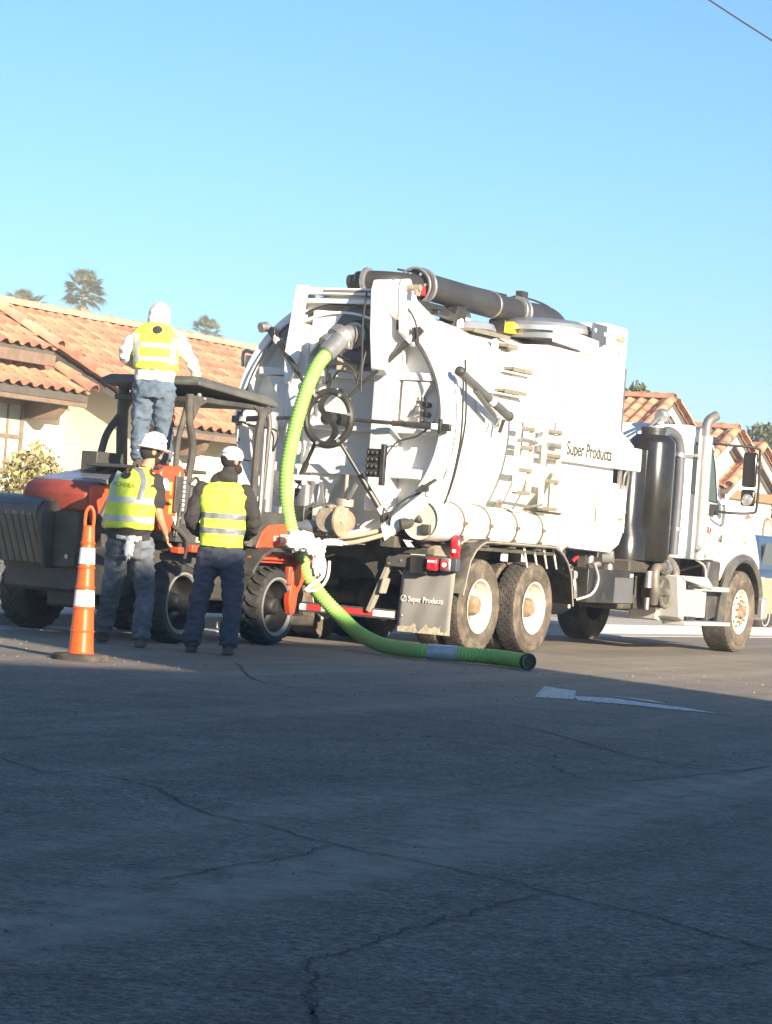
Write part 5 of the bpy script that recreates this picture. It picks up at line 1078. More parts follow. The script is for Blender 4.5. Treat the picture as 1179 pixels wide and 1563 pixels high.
o = g.out('rag', CLOTH, sharp=180); o.location = (-.80, 25.55, 1.0); tag(o, 'crumpled white rag draped where the green hose passes the orange arm', 'rag')

# ------------------------------------------------------------------ traffic cone
cone = thing('traffic_cone', 'tall orange looper cone with two white reflective bands standing on a black rubber base', 'traffic cone', (-2.285, 20.4, 0))
def C_(name, m, f, parent=None, bevel=0.): g = G(); f(g); return g.out(name, m, parent or cone, bevel)
C_('rubber_base', mat('black_rubber_base', (.045, .038, .032), .85, var=.2, dirt=(.20, .16, .12), dscale=6, damt=.6, bump=.4), lambda g: g.lathe([(0, .225), (.035, .222), (.05, .205), (.055, .12)], (0, 0, 0), (0, 0, 1), 16))
def cr(z): return .102 - .054 * z / 1.0
prof = []
for z0, z1 in ((.05, .22), (.22, .40), (.40, .56), (.56, .715), (.715, .905), (.905, 1.04)):
    prof += [(z0, cr(z0) + .006), (z0 + .012, cr(z0) + .007), (z0 + .016, cr(z0 + .02)), (z1 - .002, cr(z1) - .001)]
cbody = C_('cone_body', CONE, lambda g: g.lathe(prof + [(1.05, .03)], (0, 0, 0), (0, 0, 1), 36))
for z0, z1 in ((.42, .545), (.75, .875)):
    C_('reflective_band', CONEW, lambda g: g.lathe([(z0, cr(z0) + .0012), (z0, cr(z0) + .0035), (z1, cr(z1) + .0035), (z1, cr(z1) + .0012)], (0, 0, 0), (0, 0, 1), 36, False, False), cbody)
C_('loop_handle', CONE, lambda g: g.tube(smooth_path([(-.030, 0, 1.03), (-.034, 0, 1.09), (-.027, 0, 1.16), (0, 0, 1.195), (.027, 0, 1.16), (.034, 0, 1.09), (.030, 0, 1.03)], 5), .013, 10), cbody)
cone.rotation_euler = (0, R_(-.6), R_(12))

# ------------------------------------------------------------------ people
def baked(g, name, m, parent, voxel, smooth=3, wr=0., wsc=(5, 5, 5)):
    bmesh.ops.recalc_face_normals(g.bm, faces=g.bm.faces)
    me = bpy.data.meshes.new(name); g.bm.to_mesh(me); g.bm.free()
    o = bpy.data.objects.new(name, me); COL.objects.link(o)
    r = o.modifiers.new('r', 'REMESH'); r.mode = 'VOXEL'; r.voxel_size = voxel
    s = o.modifiers.new('s', 'SMOOTH'); s.iterations = smooth; s.factor = .5
    bpy.context.view_layer.update()
    me2 = bpy.data.meshes.new_from_object(o.evaluated_get(bpy.context.evaluated_depsgraph_get()))
    bpy.data.objects.remove(o); me2.name = name
    if wr:
        nm = [v.normal.copy() for v in me2.vertices]
        for v, n in zip(me2.vertices, nm):
            p = v.co; q = V((p.x * wsc[0] + p.z * 2.0, p.y * wsc[1], p.z * wsc[2] - p.x * 3.0))
            h = 1 - 2 * abs(noise.noise(q)) ; h2 = noise.noise(q * 2.3 + V((9, 1, 4)))
            v.co = p + n * (wr * (h - .6) + wr * .5 * h2)
    me2.materials.clear()
    for x in (m if isinstance(m, (list, tuple)) else [m]): me2.materials.append(x)
    me2.polygons.foreach_set('use_smooth', [True] * len(me2.polygons)); me2.update()
    o = bpy.data.objects.new(name, me2); link(o, parent); return o
def limb(g, P, R, n=14):
    P = [V(p) for p in P]
    Q = smooth_path(P, 4); RR = []
    for i in range(len(P) - 1):
        for j in range(4): t = j / 4; RR.append(R[i] * (1 - t) + R[i + 1] * t)
    RR.append(R[-1]); g.tube(Q, 1, n, True, RR)
    g.sphere(P[0], R[0] * .98, 10); g.sphere(P[-1], R[-1] * .98, 10)
def trunk(g, S, n=32, grow=0., pw=2.4):
    """S: (x, y, z, rx, ry) sections"""
    rs = []
    for (x, y, z, rx, ry) in S:
        r = []
        for k in range(n):
            a = 2 * math.pi * k / n; c, s = math.cos(a), math.sin(a)
            r.append(V((x + (rx + grow) * math.copysign(abs(c) ** (2 / pw), c), y + (ry + grow) * math.copysign(abs(s) ** (2 / pw), s), z)))
        rs.append(r)
    g.rings(rs)
def hand(g, p, fwd, side, s=1.):
    """palm and five bent fingers; p wrist, fwd towards the fingers, side towards the thumb"""
    f = V(fwd).normalized(); t = V(side).normalized(); t = (t - f * t.dot(f)).normalized(); n = f.cross(t)
    p = V(p)
    g.sphere(p + f * .045 * s, .05 * s, 10, (1, 1, 1), Matrix((( f.x, t.x, n.x), (f.y, t.y, n.y), (f.z, t.z, n.z))) @ Matrix.Diagonal((1.0, .82, .36)))
    for i, L in enumerate((.070, .078, .074, .058)):
        b = p + f * .082 * s + t * (.030 - .020 * i) * s
        k1 = b + f * L * .5 * s + n * .008 * s; k2 = k1 + (f * .75 + n * .6).normalized() * L * .3 * s; k3 = k2 + (f * .3 + n * .9).normalized() * L * .25 * s
        g.tube([b - f * .02 * s, b, k1, k2, k3], .009, 8, True, [.0095 * s, .0095 * s, .0085 * s, .008 * s, .0065 * s])
    b = p + f * .025 * s + t * .034 * s; k1 = b + (f * .6 + t * .6 + n * .3).normalized() * .035 * s; k2 = k1 + (f * .9 + t * .1 + n * .4).normalized() * .030 * s
    g.tube([b - t * .015 * s, b, k1, k2], .011, 8, True, [.012 * s, .012 * s, .010 * s, .008 * s])
def head_geo(g, c, yaw, tilt, s=1.):
    T = Matrix.Rotation(yaw, 3, 'Z') @ Matrix.Rotation(tilt, 3, 'X')
    def q(x, y, z): return V(c) + T @ V((x, y, z)) * s
    g.sphere(q(0, -.005, .03), .095 * s, 16, (.80, 1.0, 1.0), T); g.sphere(q(0, .03, -.045), .068 * s, 14, (.82, 1.0, 1.05), T)
    g.sphere(q(0, .055, -.085), .032 * s, 10, (1.1, 1, .9), T)      # chin
    g.sphere(q(0, .10, -.015), .017 * s, 8, (.8, 1, 1.3), T); g.sphere(q(0, .088, .012), .014 * s, 8, (.8, 1, 1.6), T)  # nose
    for sx in (-1, 1):
        g.sphere(q(sx * .082, -.008, -.008), .030 * s, 10, (.35, .75, 1.15), T); g.sphere(q(sx * .03, .083, .03), .014 * s, 8, (1.5, .6, .6), T)
    g.sphere(q(0, .085, -.05), .016 * s, 8, (1.5, .7, .5), T)
    return q, T
def person(label, root_xy, S, neck, headc, yaw, tilt, arms, legs, shirt, pants, vest_z, stripes, hs_=1., sleeve='long', shirt_hem=None, base=0.):
    root = thing('person', label, 'person', (root_xy[0], root_xy[1], base))
    O = V((root_xy[0], root_xy[1], base)); L = lambda p: V(p) - O
    S_ = [(x - O.x, y - O.y, z - O.z, rx, ry) for x, y, z, rx, ry in S]
    # body
    g = G(); trunk(g, S_, grow=-.035); limb(g, [L(neck) - V((0, 0, .05)), L(headc) - V((0, .01, .06))], [.06, .052])
    q, T = head_geo(g, L(headc), yaw, tilt, hs_)
    for a in arms: limb(g, [L(p) for p in a['P']], [.045, .038, .030, .026][:len(a['P'])] if len(a['P']) == 4 else [.045, .036, .027])
    for a in legs: limb(g, [L(p) for p in a], [.075, .052, .038])
    body = baked(g, 'body', SKIN, root, .012, 2)
    g = G()
    for a in arms: hand(g, L(a['P'][-1]), a['fwd'], a['side'], 1.0)
    bm = bmesh.new(); bm.from_mesh(body.data); n0 = len(bm.faces)
    me = bpy.data.meshes.new('h'); bmesh.ops.recalc_face_normals(g.bm, faces=g.bm.faces); g.bm.to_mesh(me); g.bm.free(); bm.from_mesh(me); bm.to_mesh(body.data); bm.free()
    # trousers
    g = G(); hz = S_[0]
    for a in legs:
        P = [L(p) for p in a]; limb(g, [P[0] + V((0, 0, .02)), P[0].lerp(P[1], .5), P[1], P[1].lerp(P[2], .5), P[2]], [.118, .106, .090, .084, .088])
    trunk(g, [(hz[0], hz[1], hz[2] - .08, hz[3] - .01, hz[4] + .01), (hz[0], hz[1], hz[2] + .02, hz[3], hz[4] + .012), (S_[1][0], S_[1][1], S_[1][2], S_[1][3] - .012, S_[1][4] - .005)])
    baked(g, 'trousers', pants, root, .012, 2, .019, (8, 8, 14))
    # boots
    for a in legs:
        P = L(a[2]); g = G(); T2 = Matrix.Identity(3)
        limb(g, [P + V((0, 0, .03)), P + V((0, 0, -.03))], [.058, .056]); g.sphere(P + V((0, .06, -.065)), .06, 12, (.85, 2.0, .72)); g.box(P.x - .05, P.x + .05, P.y - .065, P.y + .17, P.z - .115, P.z - .085)
        o = baked(g, 'boot', BOOT, root, .011, 2)
    # shirt
    g = G(); trunk(g, S_[1:] if not shirt_hem else [(S_[1][0], S_[1][1], shirt_hem - O.z, S_[1][3] + .004, S_[1][4] + .004)] + [q_ for q_ in S_ if q_[2] > shirt_hem - O.z + .03], grow=-.004)
    for a in arms:
        P = [L(p) for p in a['P']]
        if sleeve == 'long': limb(g, P[:-1] + [P[-1] * .95 + P[-2] * .05], ([.078, .066, .056, .046] if len(P) == 4 else [.078, .064, .048]))
        else: limb(g, [P[0], P[0].lerp(P[1], .72)], [.078, .070])
    baked(g, 'shirt', shirt, root, .012, 2, .015, (9, 9, 11))
    # vest: torso shell with bands
    z0 = vest_z[0] - O.z
    g = G(); SS = [q_ for q_ in S_ if q_[2] > z0 + .03]; b0 = S_[1]
    import bisect
    def sec(z):
        for a, b in zip(S_, S_[1:]):
            if a[2] <= z <= b[2]:
                t = (z - a[2]) / (b[2] - a[2]); return tuple(a[i] * (1 - t) + b[i] * t for i in range(5))
        return S_[0]
    s0 = sec(z0); trunk(g, [(s0[0], s0[1], z0, s0[3] + .012, s0[4] + .012)] + [(x, y, z, rx + (.006 if i < len(SS) - 2 else -.012), ry + .006) for i, (x, y, z, rx, ry) in enumerate(SS)], grow=.006, n=40)
    v = baked(g, 'safety_vest', [VEST, SILV, SILVW], root, .011, 2, .014, (6, 6, 7))
    bm = bmesh.new(); bm.from_mesh(v.data)
    for zz in sorted({z - O.z for st in stripes for z in st[:2]}):
        bmesh.ops.bisect_plane(bm, geom=bm.verts[:] + bm.edges[:] + bm.faces[:], plane_co=(0, 0, zz), plane_no=(0, 0, 1))
    for f in bm.faces:
        c = f.calc_center_median()
        for st in stripes:
            if st[0] - O.z < c.z < st[1] - O.z: f.material_index = st[2]
    bm.to_mesh(v.data); bm.free()
    return root, O, q, T, v, body
def decal_text(body_, m, size, T, parent, target, sx=.9, name='vest_lettering', off=.006):
    """printed letters wrapped on to the vest"""
    from mathutils.bvhtree import BVHTree
    bm = bmesh.new(); bm.from_mesh(target.data); tr = BVHTree.FromBMesh(bm); bm.free()
    o = text(body_, name, m, size, T, parent, sx, 0.0, 'CENTER')
    wrap(o, tr, off); return o
def wrap(o, tr, off):
    bm = bmesh.new(); bm.from_mesh(o.data); bmesh.ops.subdivide_edges(bm, edges=[e for e in bm.edges if e.calc_length() > .02], cuts=1)
    for v in bm.verts:
        h = tr.ray_cast(V((v.co.x, -2, v.co.z)), V((0, 1, 0)))
        if h[0]: v.co.y = h[0].y - off
    bm.to_mesh(o.data); bm.free()
def disc_on(target, root, c, r, m, name):
    from mathutils.bvhtree import BVHTree
    bm = bmesh.new(); bm.from_mesh(target.data); tr = BVHTree.FromBMesh(bm); bm.free()
    g = G(); n = 20; cv = g.bm.verts.new((c[0], 0, c[1])); R = [[g.bm.verts.new((c[0] + r * q * math.cos(2 * math.pi * k / n), 0, c[1] + r * q * .86 * math.sin(2 * math.pi * k / n))) for k in range(n)] for q in (.5, 1)]
    for k in range(n): g._f([cv, R[0][k], R[0][(k + 1) % n]]); g._f([R[0][k], R[1][k], R[1][(k + 1) % n], R[0][(k + 1) % n]])
    for v in g.bm.verts:
        h = tr.ray_cast(V((v.co.x, -2, v.co.z)), V((0, 1, 0)))
        if h[0]: v.co.y = h[0].y - .005
    return g.out(name, m, root)
def strap(target, root, P, w, m):
    """reflective strap lying on the back of the vest, P in (x, z)"""
    from mathutils.bvhtree import BVHTree
    bm = bmesh.new(); bm.from_mesh(target.data); tr = BVHTree.FromBMesh(bm); bm.free()
    g = G(); Q = smooth_path([(x, 0, z) for x, z in P], 8); prev = None
    for i, p in enumerate(Q):
        t = (Q[min(i + 1, len(Q) - 1)] - Q[max(i - 1, 0)]).normalized(); n = V((-t.z, 0, t.x)); row = []
        for e in (-1, -.33, .33, 1):
            c = p + n * (w / 2 * e); h = tr.ray_cast(V((c.x, -2, c.z)), V((0, 1, 0)))
            row.append(g.bm.verts.new((c.x, (h[0].y - .005) if h[0] else (prev[0].co.y if prev else 0), c.z)))
        if prev:
            for k in range(3): g._f([prev[k], prev[k + 1], row[k + 1], row[k]], True)
        prev = row
    return g.out('vest_strap', m, root)

# man in the charcoal hoodie and white cap, back to the viewer
D = 23.0
S3 = [(-1.42, D, .84, .175, .135), (-1.42, D, .98, .182, .135), (-1.42, D, 1.10, .185, .135), (-1.425, D, 1.25, .20, .14), (-1.43, D, 1.38, .215, .135), (-1.43, D, 1.46, .19, .115), (-1.43, D, 1.51, .115, .085), (-1.42, D, 1.545, .07, .07)]
r3 = person('person in charcoal hoodie and white cap, yellow vest without printing, back turned', (-1.45, D), S3, (-1.41, D, 1.54), (-1.385, D + .02, 1.70), R_(-48), R_(-4),
    [dict(P=[(-1.62, D, 1.43), (-1.70, D + .0, 1.16), (-1.60, D + .24, 1.04)], fwd=(.5, 1, -.2), side=(.3, .3, 1)), dict(P=[(-1.235, D, 1.43), (-1.145, D + .0, 1.17), (-1.22, D + .25, 1.05)], fwd=(-.5, 1, -.2), side=(-.3, .3, 1))],
    [[(-1.51, D, .86), (-1.575, D, .49), (-1.615, D + .02, .125)], [(-1.32, D, .86), (-1.285, D - .02, .49), (-1.29, D - .05, .125)]],
    HOOD, NAVY, (.94, 1.5), [(1.055, 1.105, 1), (1.185, 1.235, 1)])
root, O, q, T, v3, body = r3
g = G(); g.sphere(q(0, -.04, -.155), .10, 16, (1.25, 1.05, .62), T); g.sphere(q(-.01, -.085, -.20), .08, 14, (1.2, .7, 1.15)); limb(g, [q(0, -.0, -.16), q(0, -.005, -.08)], [.082, .070])
baked(g, 'hood', HOOD, root, .011, 5, .005, (7, 7, 7))
g = G(); g.sphere(q(0, -.012, .022), .1005, 18, (.83, 1.0, .98), T); baked(g, 'hair', HAIR, root, .012, 1, .003, (40, 40, 40))
g = G(); g.lathe([(-.012, .098), (.02, .104), (.055, .098), (.088, .072), (.106, .035), (.110, 0)], q(0, -.004, .022), T @ V((0, -.10, 1)), 32, False, True); cap = g.out('cap', CAPW, root, sharp=60)
g = G(); g.sphere(q(0, .132, .035), .07, 12, (.95, 1.1, .14), T); g.out('cap_brim', mat('dark_cap_brim', (.07, .065, .06), .8), root)
g = G(); g.lathe([(0, .030), (.004, .030)], q(-.0, -.102, .03), T @ V((0, -1, 0)), 16); g.lathe([(.045, .1005), (.052, .1015)], q(0, -.004, .022), T @ V((0, -.1, 1)), 24, False, False); g.out('cap_opening', HAIR, root)
g = G(); g.sphere(q(.02, .035, -.068), .070, 14, (.95, .95, .72), T); baked(g, 'beard', HAIR, root, .012, 1, .003, (40, 40, 40))
text_ = None

# man in the hard hat, leaning to his right, hand at the machine
D = 23.15
S2 = [(-2.24, D, .86, .185, .135), (-2.245, D - .01, .98, .190, .14), (-2.25, D - .04, 1.10, .205, .15), (-2.245, D - .04, 1.26, .205, .15), (-2.235, D - .01, 1.40, .205, .14), (-2.215, D + .03, 1.50, .175, .12), (-2.19, D + .06, 1.565, .105, .09), (-2.17, D + .08, 1.60, .07, .07)]
r2 = person('person in white hard hat and short black sleeves, yellow vest, faded jeans', (-2.22, D), S2, (-2.16, D + .06, 1.60), (-2.115, D + .12, 1.735), R_(-62), R_(-16),
    [dict(P=[(-2.05, D - .0, 1.47), (-2.0, D - .03, 1.21), (-1.935, D + .10, 1.02)], fwd=(.15, .5, -.8), side=(-.3, .9, .2)), dict(P=[(-2.40, D + .06, 1.45), (-2.34, D + .28, 1.26), (-2.18, D + .45, 1.22)], fwd=(.7, .7, 0), side=(0, 0, 1))],
    [[(-2.33, D, .88), (-2.375, D + .12, .50), (-2.45, D + .34, .13)], [(-2.135, D, .88), (-2.075, D + .04, .49), (-2.075, D - .02, .125)]],
    TEE, DENIM2, (1.04, 1.55), [(1.10, 1.155, 2), (1.265, 1.32, 2)], sleeve='short', shirt_hem=.94)
root, O, q, T, v2, body = r2
T_h = T
g = G()
g.lathe([(.0, .130), (.006, .152), (.014, .150), (.022, .124), (.05, .120), (.095, .105), (.13, .075), (.148, .035), (.152, 0)], q(0, .0, .022), T @ V((0, -.16, 1)), 36, True, True)
g.sphere(q(0, .118, .052), .075, 12, (1.1, .9, .12), T)
for sx in (-.035, 0, .035): g.tube([q(sx, -.10, .12), q(sx, -.04, .168), q(sx, .03, .172), q(sx, .09, .13)], .010, 6)
hh = g.out('hard_hat', HELM, root, sharp=50)
g = G(); g.sphere(q(.108, .01, .09), .02, 8, (.3, 1.5, .5), T); g.out('hat_sticker', LOGO, hh)
g = G(); g.tube(smooth_path([q(-.11, -.06, .0), q(-.09, -.12, -.02), q(0, -.13, -.03)], 4), .006, 6); g.out('hat_strap', WHITE2, hh)
g = G(); g.sphere(q(0, -.014, .005), .100, 18, (.83, 1.0, 1.0), T); baked(g, 'hair', HAIR, root, .012, 1, .003, (40, 40, 40))
g = G(); g.sphere(q(.0, .045, -.062), .066, 14, (.98, .85, .8), T); baked(g, 'beard', HAIR, root, .012, 1, .003, (40, 40, 40))
disc_on(v2, root, (-2.31 - O.x, 1.515), .046, LOGO, 'vest_badge')
decal_text('ACHERA', mat('green_black_print', (.20, .25, .03), .7), .056, basis((-2.32 - O.x, -.3, 1.405), (1, 0, -.10), (0.10, 0, 1)), root, v2, .95)
strap(v2, root, [(-.02, 1.60), (.045, 1.545), (.075, 1.45), (.06, 1.30)], .05, SILV)
strap(v2, root, [(-.155, 1.54), (-.185, 1.44), (-.18, 1.30)], .04, SILVW)
g = G(); g.tube(smooth_path([(-.12, -.165, .965), (.0, -.175, .955), (.10, -.165, .965)], 5), .018, 8); g.out('undershirt_hem', mat('white_undershirt', (.78, .72, .62), .9), root)
lr = G()
lump(lr, (.0, -.205, .875), .055, (.75, .4, 1.7), 3, .3); lump(lr, (.02, -.20, .955), .045, (1.3, .5, .6), 6, .3)
lro = lr.out('rag', CLOTH, sharp=180); lro.location = root.location; tag(lro, 'small white rag hanging from the back pocket of the man in the hard hat', 'rag')

# man in the cream hooded sweatshirt standing up on the machine
D = 24.75; B = 1.64
S1 = [(-2.27, D, 2.36, .185, .135), (-2.275, D, 2.46, .190, .135), (-2.27, D - .01, 2.58, .195, .14), (-2.275, D, 2.72, .215, .145), (-2.285, D + .02, 2.84, .225, .14), (-2.29, D + .04, 2.92, .205, .12), (-2.285, D + .07, 2.98, .13, .10), (-2.28, D + .09, 3.02, .08, .08)]
r1 = person('person in cream hooded sweatshirt and blue jeans standing up on the orange machine', (-2.27, D), S1, (-2.28, D + .10, 2.98), (-2.285, D + .15, 3.055), R_(0), R_(-32),
    [dict(P=[(-2.09, D + .02, 2.86), (-1.955, D, 2.68), (-1.885, D + .12, 2.51)], fwd=(-.1, .7, -.5), side=(-1, .3, 0)), dict(P=[(-2.47, D + .02, 2.86), (-2.58, D + .02, 2.68), (-2.47, D + .26, 2.60)], fwd=(.6, .8, 0), side=(0, .2, 1))],
    [[(-2.365, D, 2.36), (-2.375, D + .03, 2.02), (-2.37, D + .0, B + .11)], [(-2.18, D, 2.36), (-2.155, D + .02, 2.02), (-2.13, D + .02, B + .11)]],
    CREAMH, DENIM, (2.55, 2.9), [(2.625, 2.665, 2), (2.755, 2.795, 2)], shirt_hem=2.44, base=B)
root, O, q, T, v1, body = r1
g = G(); g.sphere(q(0, -.02, .02), .118, 18, (.92, 1.02, 1.12), T); g.sphere(q(0, -.06, -.06), .105, 14, (1.0, .8, .9), T); g.sphere(q(0, .0, -.12), .11, 14, (1.2, 1.0, .6), T)
baked(g, 'hood', CREAMH, root, .012, 3, .008, (7, 7, 7))
disc_on(v1, root, (-2.275 - O.x, 2.925 - O.z), .047, LOGO, 'vest_badge')
decal_text('ACHERA', INKG, .068, basis((-2.27 - O.x, -.3, 2.835 - O.z), (1, 0, -.05), (.05, 0, 1)), root, v1, 1.0)
strap(v1, root, [(-.19, 1.24), (-.185, 1.10), (-.18, .96)], .05, SILVW); strap(v1, root, [(.165, 1.22), (.165, 1.10), (.16, .96)], .05, SILVW)

# ------------------------------------------------------------------ car beyond the truck
car = thing('parked_car', 'dark blue car with tan lower body parked beyond the truck hood', 'car', (RT @ V((18.2, 3.0, 0))), PHI)
def K_(name, m, f, parent=None, bevel=0.): g = G(); f(g); return g.out(name, m, parent or car, bevel)
body_p = [(-2.3, .35), (-2.32, .95), (-2.2, 1.05), (-1.2, 1.08), (.9, 1.10), (2.0, .98), (2.35, .80), (2.35, .35)]
K_('body', CARB, lambda g: g.prism(body_p, 'y', -.9, .9), bevel=.10)
K_('cabin', CARB, lambda g: g.rings([[V((x, y * w, z)) for y in (-1, 1) for x in ((a, b) if y < 0 else (b, a))] for a, b, z, w in ((-1.9, 1.25, 1.06, .86), (-1.5, .55, 1.62, .68), (-1.2, .25, 1.68, .60))], sm=False), bevel=.08)
K_('side_glass', GLASS, lambda g: g.prism([(-1.6, 1.12), (.9, 1.12), (.42, 1.55), (-1.42, 1.55)], 'y', -.82, -.80))
K_('windscreen', GLASS, lambda g: g.prism([(1.20, 1.12), (.55, 1.58), (.60, 1.60), (1.26, 1.13)], 'y', -.66, .66))
K_('cladding', CART, lambda g: g.box(-2.34, 2.37, -.93, .93, .32, .98), bevel=.08)
g = G(); g.lathe([(-.11, .20), (-.12, .32), (-.08, .34), (.08, .34), (.12, .32), (.11, .2)], (0, 0, 0), (0, 1, 0), 28); me = None
wt = g.out('wheel', RUBB2, car); wt.location = (-1.45, -.80, .34)
g = G(); g.lathe([(-.115, .20), (-.10, .12), (-.125, 0)], (0, 0, 0), (0, 1, 0), 20, False, True); rimc = g.out('rim', ALU, wt)
for p in ((1.45, -.80, .34), (-1.45, .80, .34), (1.45, .80, .34)):
    c = dup(wt, car); c.location = p
K_('tail_lamp', REDL, lambda g: [g.box(-2.36, -2.30, s * .6, s * .85, .80, .95) for s in (-1, 1)], bevel=.02); K_('headlamp', WLENS, lambda g: [g.box(2.28, 2.36, s * .6, s * .85, .70, .82) for s in (-1, 1)], bevel=.02)

# ------------------------------------------------------------------ vegetation
def palm_frond(m, name, n=18, L=.75):
    g = G(); g.tube([(0, 0, 0), (.5, 0, .06), (.95, 0, .0)], .014, 5, True, [.02, .014, .01])
    for k in range(n):
        a = R_(-108 + 216 * k / (n - 1)); c, s = math.cos(a), math.sin(a); l = L * (.75 + .25 * math.cos(a)) * random.uniform(.9, 1.05); w = .055
        b = V((.95, 0, 0)); d = V((c, s, 0)); nn = V((-s, c, 0)); dz = random.uniform(-.03, .05)
        P = [b, b + d * l * .5 + nn * w + V((0, 0, dz)), b + d * l * .5 - nn * w + V((0, 0, dz)), b + d * l * .86 + V((0, 0, -.10)), b + d * l + V((0, 0, -.24))]
        v = [g.bm.verts.new(p) for p in P]; g._f([v[0], v[2], v[3], v[1]]); 
        w1 = g.bm.verts.new(P[3] + nn * .012); w2 = g.bm.verts.new(P[3] - nn * .012); g._f([w1, w2, v[4]])
    me = bpy.data.meshes.new(name); g.bm.to_mesh(me); g.bm.free(); me.materials.append(m); return me
PF = palm_frond(FROND, 'frond'); PD = palm_frond(SKIRT, 'dead_frond', 12, .55)
def palm(label, x, y, h, s=1., nf=60, nd=40):
    o = thing('fan_palm', label, 'palm tree', (x, y, 0), random.uniform(0, 6), 'palms behind the left house')
    g = G(); g.tube([(0, 0, 0), (.05, .02, h * .5), (0, 0, h)], .2, 14, True, [.28 * s, .2 * s, .17 * s]); g.out('trunk', BARK, o)
    for i in range(nf):
        el = R_(random.uniform(-38, 82)); az = i * 2.39996 + random.uniform(-.2, .2)
        f = bpy.data.objects.new('frond', PF); link(f, o)
        f.matrix_local = Matrix.Translation((0, 0, h + .1)) @ Matrix.Rotation(az, 4, 'Z') @ Matrix.Rotation(-el, 4, 'Y') @ Matrix.Rotation(random.uniform(-.5, .5), 4, 'X') @ Matrix.Scale(s * random.uniform(.85, 1.1), 4)
    for i in range(nd):
        el = R_(random.uniform(-86, -55)); az = i * 2.39996
        f = bpy.data.objects.new('dead_frond', PD); link(f, o)
        f.matrix_local = Matrix.Translation((0, 0, h - random.uniform(.0, 1.0) * s)) @ Matrix.Rotation(az, 4, 'Z') @ Matrix.Rotation(-el, 4, 'Y') @ Matrix.Scale(s * random.uniform(.6, .85), 4)
    return o
palm('tallest fan palm with a dry skirt above the roof left of the standing man', -20.6, 170, 15.6, 1.05)
palm('small palm crown just showing over the roof ridge at the far left', -24.6, 172, 14.2, 1.1, 40, 12)
palm('low bushy palm crown over the roof between the standing man and the truck', -12.5, 170, 13.6, .75, 44, 12)
def leaf_cloud(name, m, parent, blobs, n, size, seed, kind='stuff'):
    rnd = random.Random(seed); bm = bmesh.new(); tot = sum(b[3] ** 2 for b in blobs)
    for b in blobs:
        for _ in range(int(n * b[3] ** 2 / tot)):
            d = V((rnd.gauss(0, 1), rnd.gauss(0, 1), rnd.gauss(0, 1))).normalized() * (rnd.random() ** .45)
            p = V(b[:3]) + V((d.x, d.y, d.z * (b[4] if len(b) > 4 else .8))) * b[3]
            if p.z < .05: continue
            a = V((rnd.gauss(0, 1), rnd.gauss(0, 1), rnd.gauss(.3, 1))).normalized(); c = a.cross(V((rnd.gauss(0, 1), rnd.gauss(0, 1), rnd.gauss(0, 1)))).normalized()
            l = size * rnd.uniform(.6, 1.3); w = l * .32
            bm.faces.new([bm.verts.new(q) for q in (p, p + a * l * .5 + c * w, p + a * l, p + a * l * .5 - c * w)])
    me = bpy.data.meshes.new(name); bm.to_mesh(me); bm.free(); me.materials.append(m)
    o = bpy.data.objects.new(name, me); link(o, parent)
    if kind: o['kind'] = kind
    return o
def shrub(label, pos, blobs, n, size, m, seed, name='shrub'):
    w = RT @ V(pos); o = thing(name, label, 'shrub', w, PHI)
    g = G(); rnd = random.Random(seed)
    for _ in range(26):
        b = rnd.choice(blobs); t = V(b[:3]) + V((rnd.uniform(-1, 1), rnd.uniform(-1, 1), rnd.uniform(0, 1))) * b[3] * .6
        g.tube(smooth_path([(rnd.uniform(-.15, .15), rnd.uniform(-.15, .15), 0), t * .5 + V((0, 0, .1)), t], 3), .012, 5)
    g.out('stems', BARK, o); leaf_cloud('foliage', m, o, blobs, n, size, seed)
    return o
shrub('olive green bushy shrub in front of the yellow gable wall', (5.6, 9.2, .1), [(-.2, 0, 1.35, .50, 1.1), (.25, .2, 1.6, .38, 1.2), (-.5, -.2, 1.0, .5, 1), (.7, .2, 1.25, .42, 1.1), (0, .3, .8, .6, .9), (1.1, .1, .9, .4)], 5600, .10, LEAF, 4)
shrub('darker reddish shrub at the far left edge beside the black box', (4.75, 8.7, .1), [(0, 0, .7, .5, 1.0), (.5, .2, .9, .4, 1.0), (-.6, 0, .8, .55, 1), (.9, -.2, .55, .4, 1)], 4200, .09, LEAFD, 8)
shrub('pale low shrub behind the darker one', (4.95, 9.8, .1), [(0, 0, .8, .5, .9), (-.6, .2, .9, .45, 1)], 2600, .09, mat('pale_shrub_leaf', (.34, .31, .16), .8, var=.2, island=.3), 12)
g = G(); lump(g, (0, 0, .25), .45, (1.2, .9, .8), 4, .15); o = g.out('boulder', ROCK, sharp=60); o.location = RT @ V((5.6, 8.2, .05)); tag(o, 'pale boulder among the shrubs by the house', 'boulder')
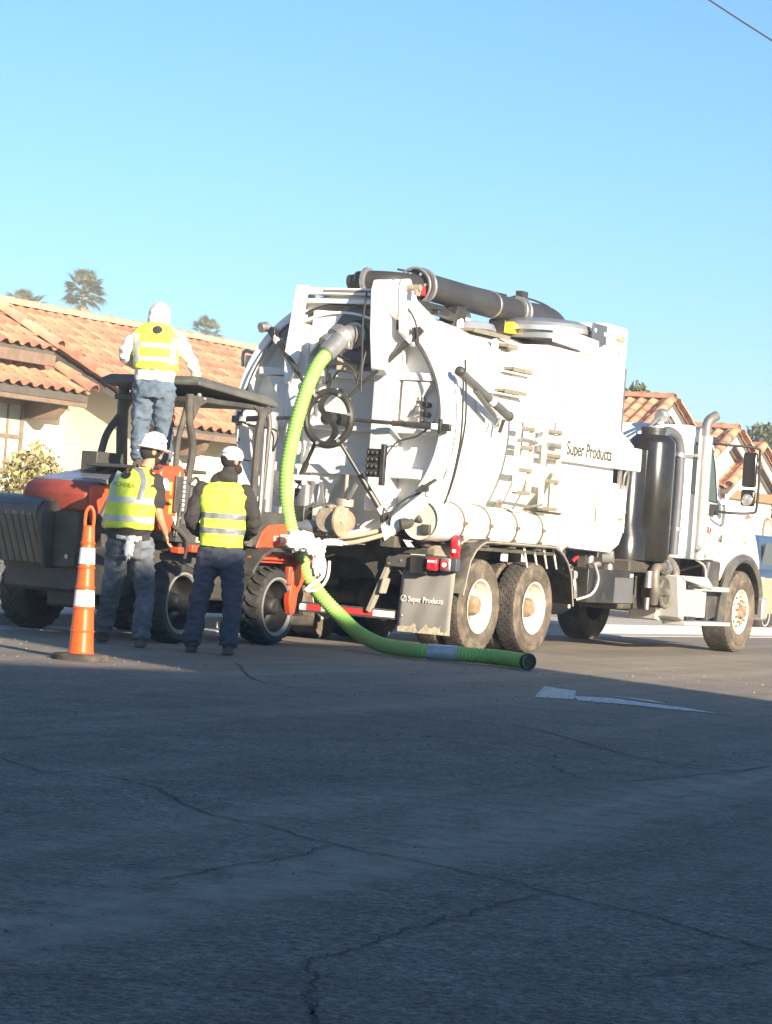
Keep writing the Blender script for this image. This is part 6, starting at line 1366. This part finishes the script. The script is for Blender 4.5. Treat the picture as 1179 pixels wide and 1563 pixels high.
def tree(label, x, y, h, blobs, n, size, seed):
    o = thing('leafy_tree', label, 'tree', (x, y, 0)); g = G(); rnd = random.Random(seed)
    g.tube([(0, 0, 0), (.1, 0, h * .4), (0, .1, h * .75)], .2, 10, True, [.24, .18, .10])
    for b in blobs: g.tube(smooth_path([(0, .05, h * .45), V(b[:3]) * .6 + V((0, 0, h * .2)), V(b[:3])], 4), .05, 6)
    g.out('trunk', BARK, o); c = leaf_cloud('crown', LEAFG, o, blobs, n, size, seed, None); return o
tree('small grey-green tree tops above the right gable roof beside the truck tower', 5.62, 62, 5.1, [(0, 0, 4.75, .42, 1), (.12, 0, 5.05, .22, 1.2), (-.6, 0, 4.6, .3), (-.75, 0, 4.85, .14, 1), (.4, 0, 4.5, .3), (-1.1, 0, 4.55, .25)], 1500, .13, 21)
tree('dark leafy tree at the right edge behind the last gabled house', 11.6, 80, 5.6, [(0, 0, 4.6, .9, 1.1), (-.35, 0, 5.1, .5), (.5, 0, 5.2, .6), (-.5, 0, 4.1, .7), (.6, 0, 4.2, .8), (.2, 0, 3.4, .9)], 4200, .17, 22)

# ------------------------------------------------------------------ overhead line and far end of the street
g = G(); g.tube([(-1.6, 22., 6.95), (3.26, 30, 7.57 + .0), (4.01, 30.0, 7.16), (12., 30.2, 3.2)][1:3], .012, 6); g.bm.free()
a, b = V((3.26, 30, 7.57)), V((4.01, 30, 7.16)); d = (b - a)
g = G(); P = [a + d * t + V((0, 0, -.012 * t * (1 - t))) for t in (-8, -4, -2, -1, 0, .5, 1, 1.5, 2)]; g.tube(P, .011, 6)
o = g.out('power_line', WIRE); tag(o, 'thin black overhead wire crossing the top right corner of the sky', 'cable')

# ------------------------------------------------------------------ thin sunlit air
g = G(); g.box(-900, 1500, -900, 1500, -1.2, 13.0)
hm = bpy.data.materials.new('haze_air'); hm.use_nodes = True
hn = hm.node_tree.nodes; hn.remove(hn['Principled BSDF'])
pv = hn.new('ShaderNodeVolumePrincipled'); pv.inputs['Density'].default_value = .0021; pv.inputs['Color'].default_value = (.95, .93, .88, 1)
hm.node_tree.links.new(pv.outputs[0], hn['Material Output'].inputs['Volume'])
hz = g.out('haze', hm); hz['kind'] = 'stuff'
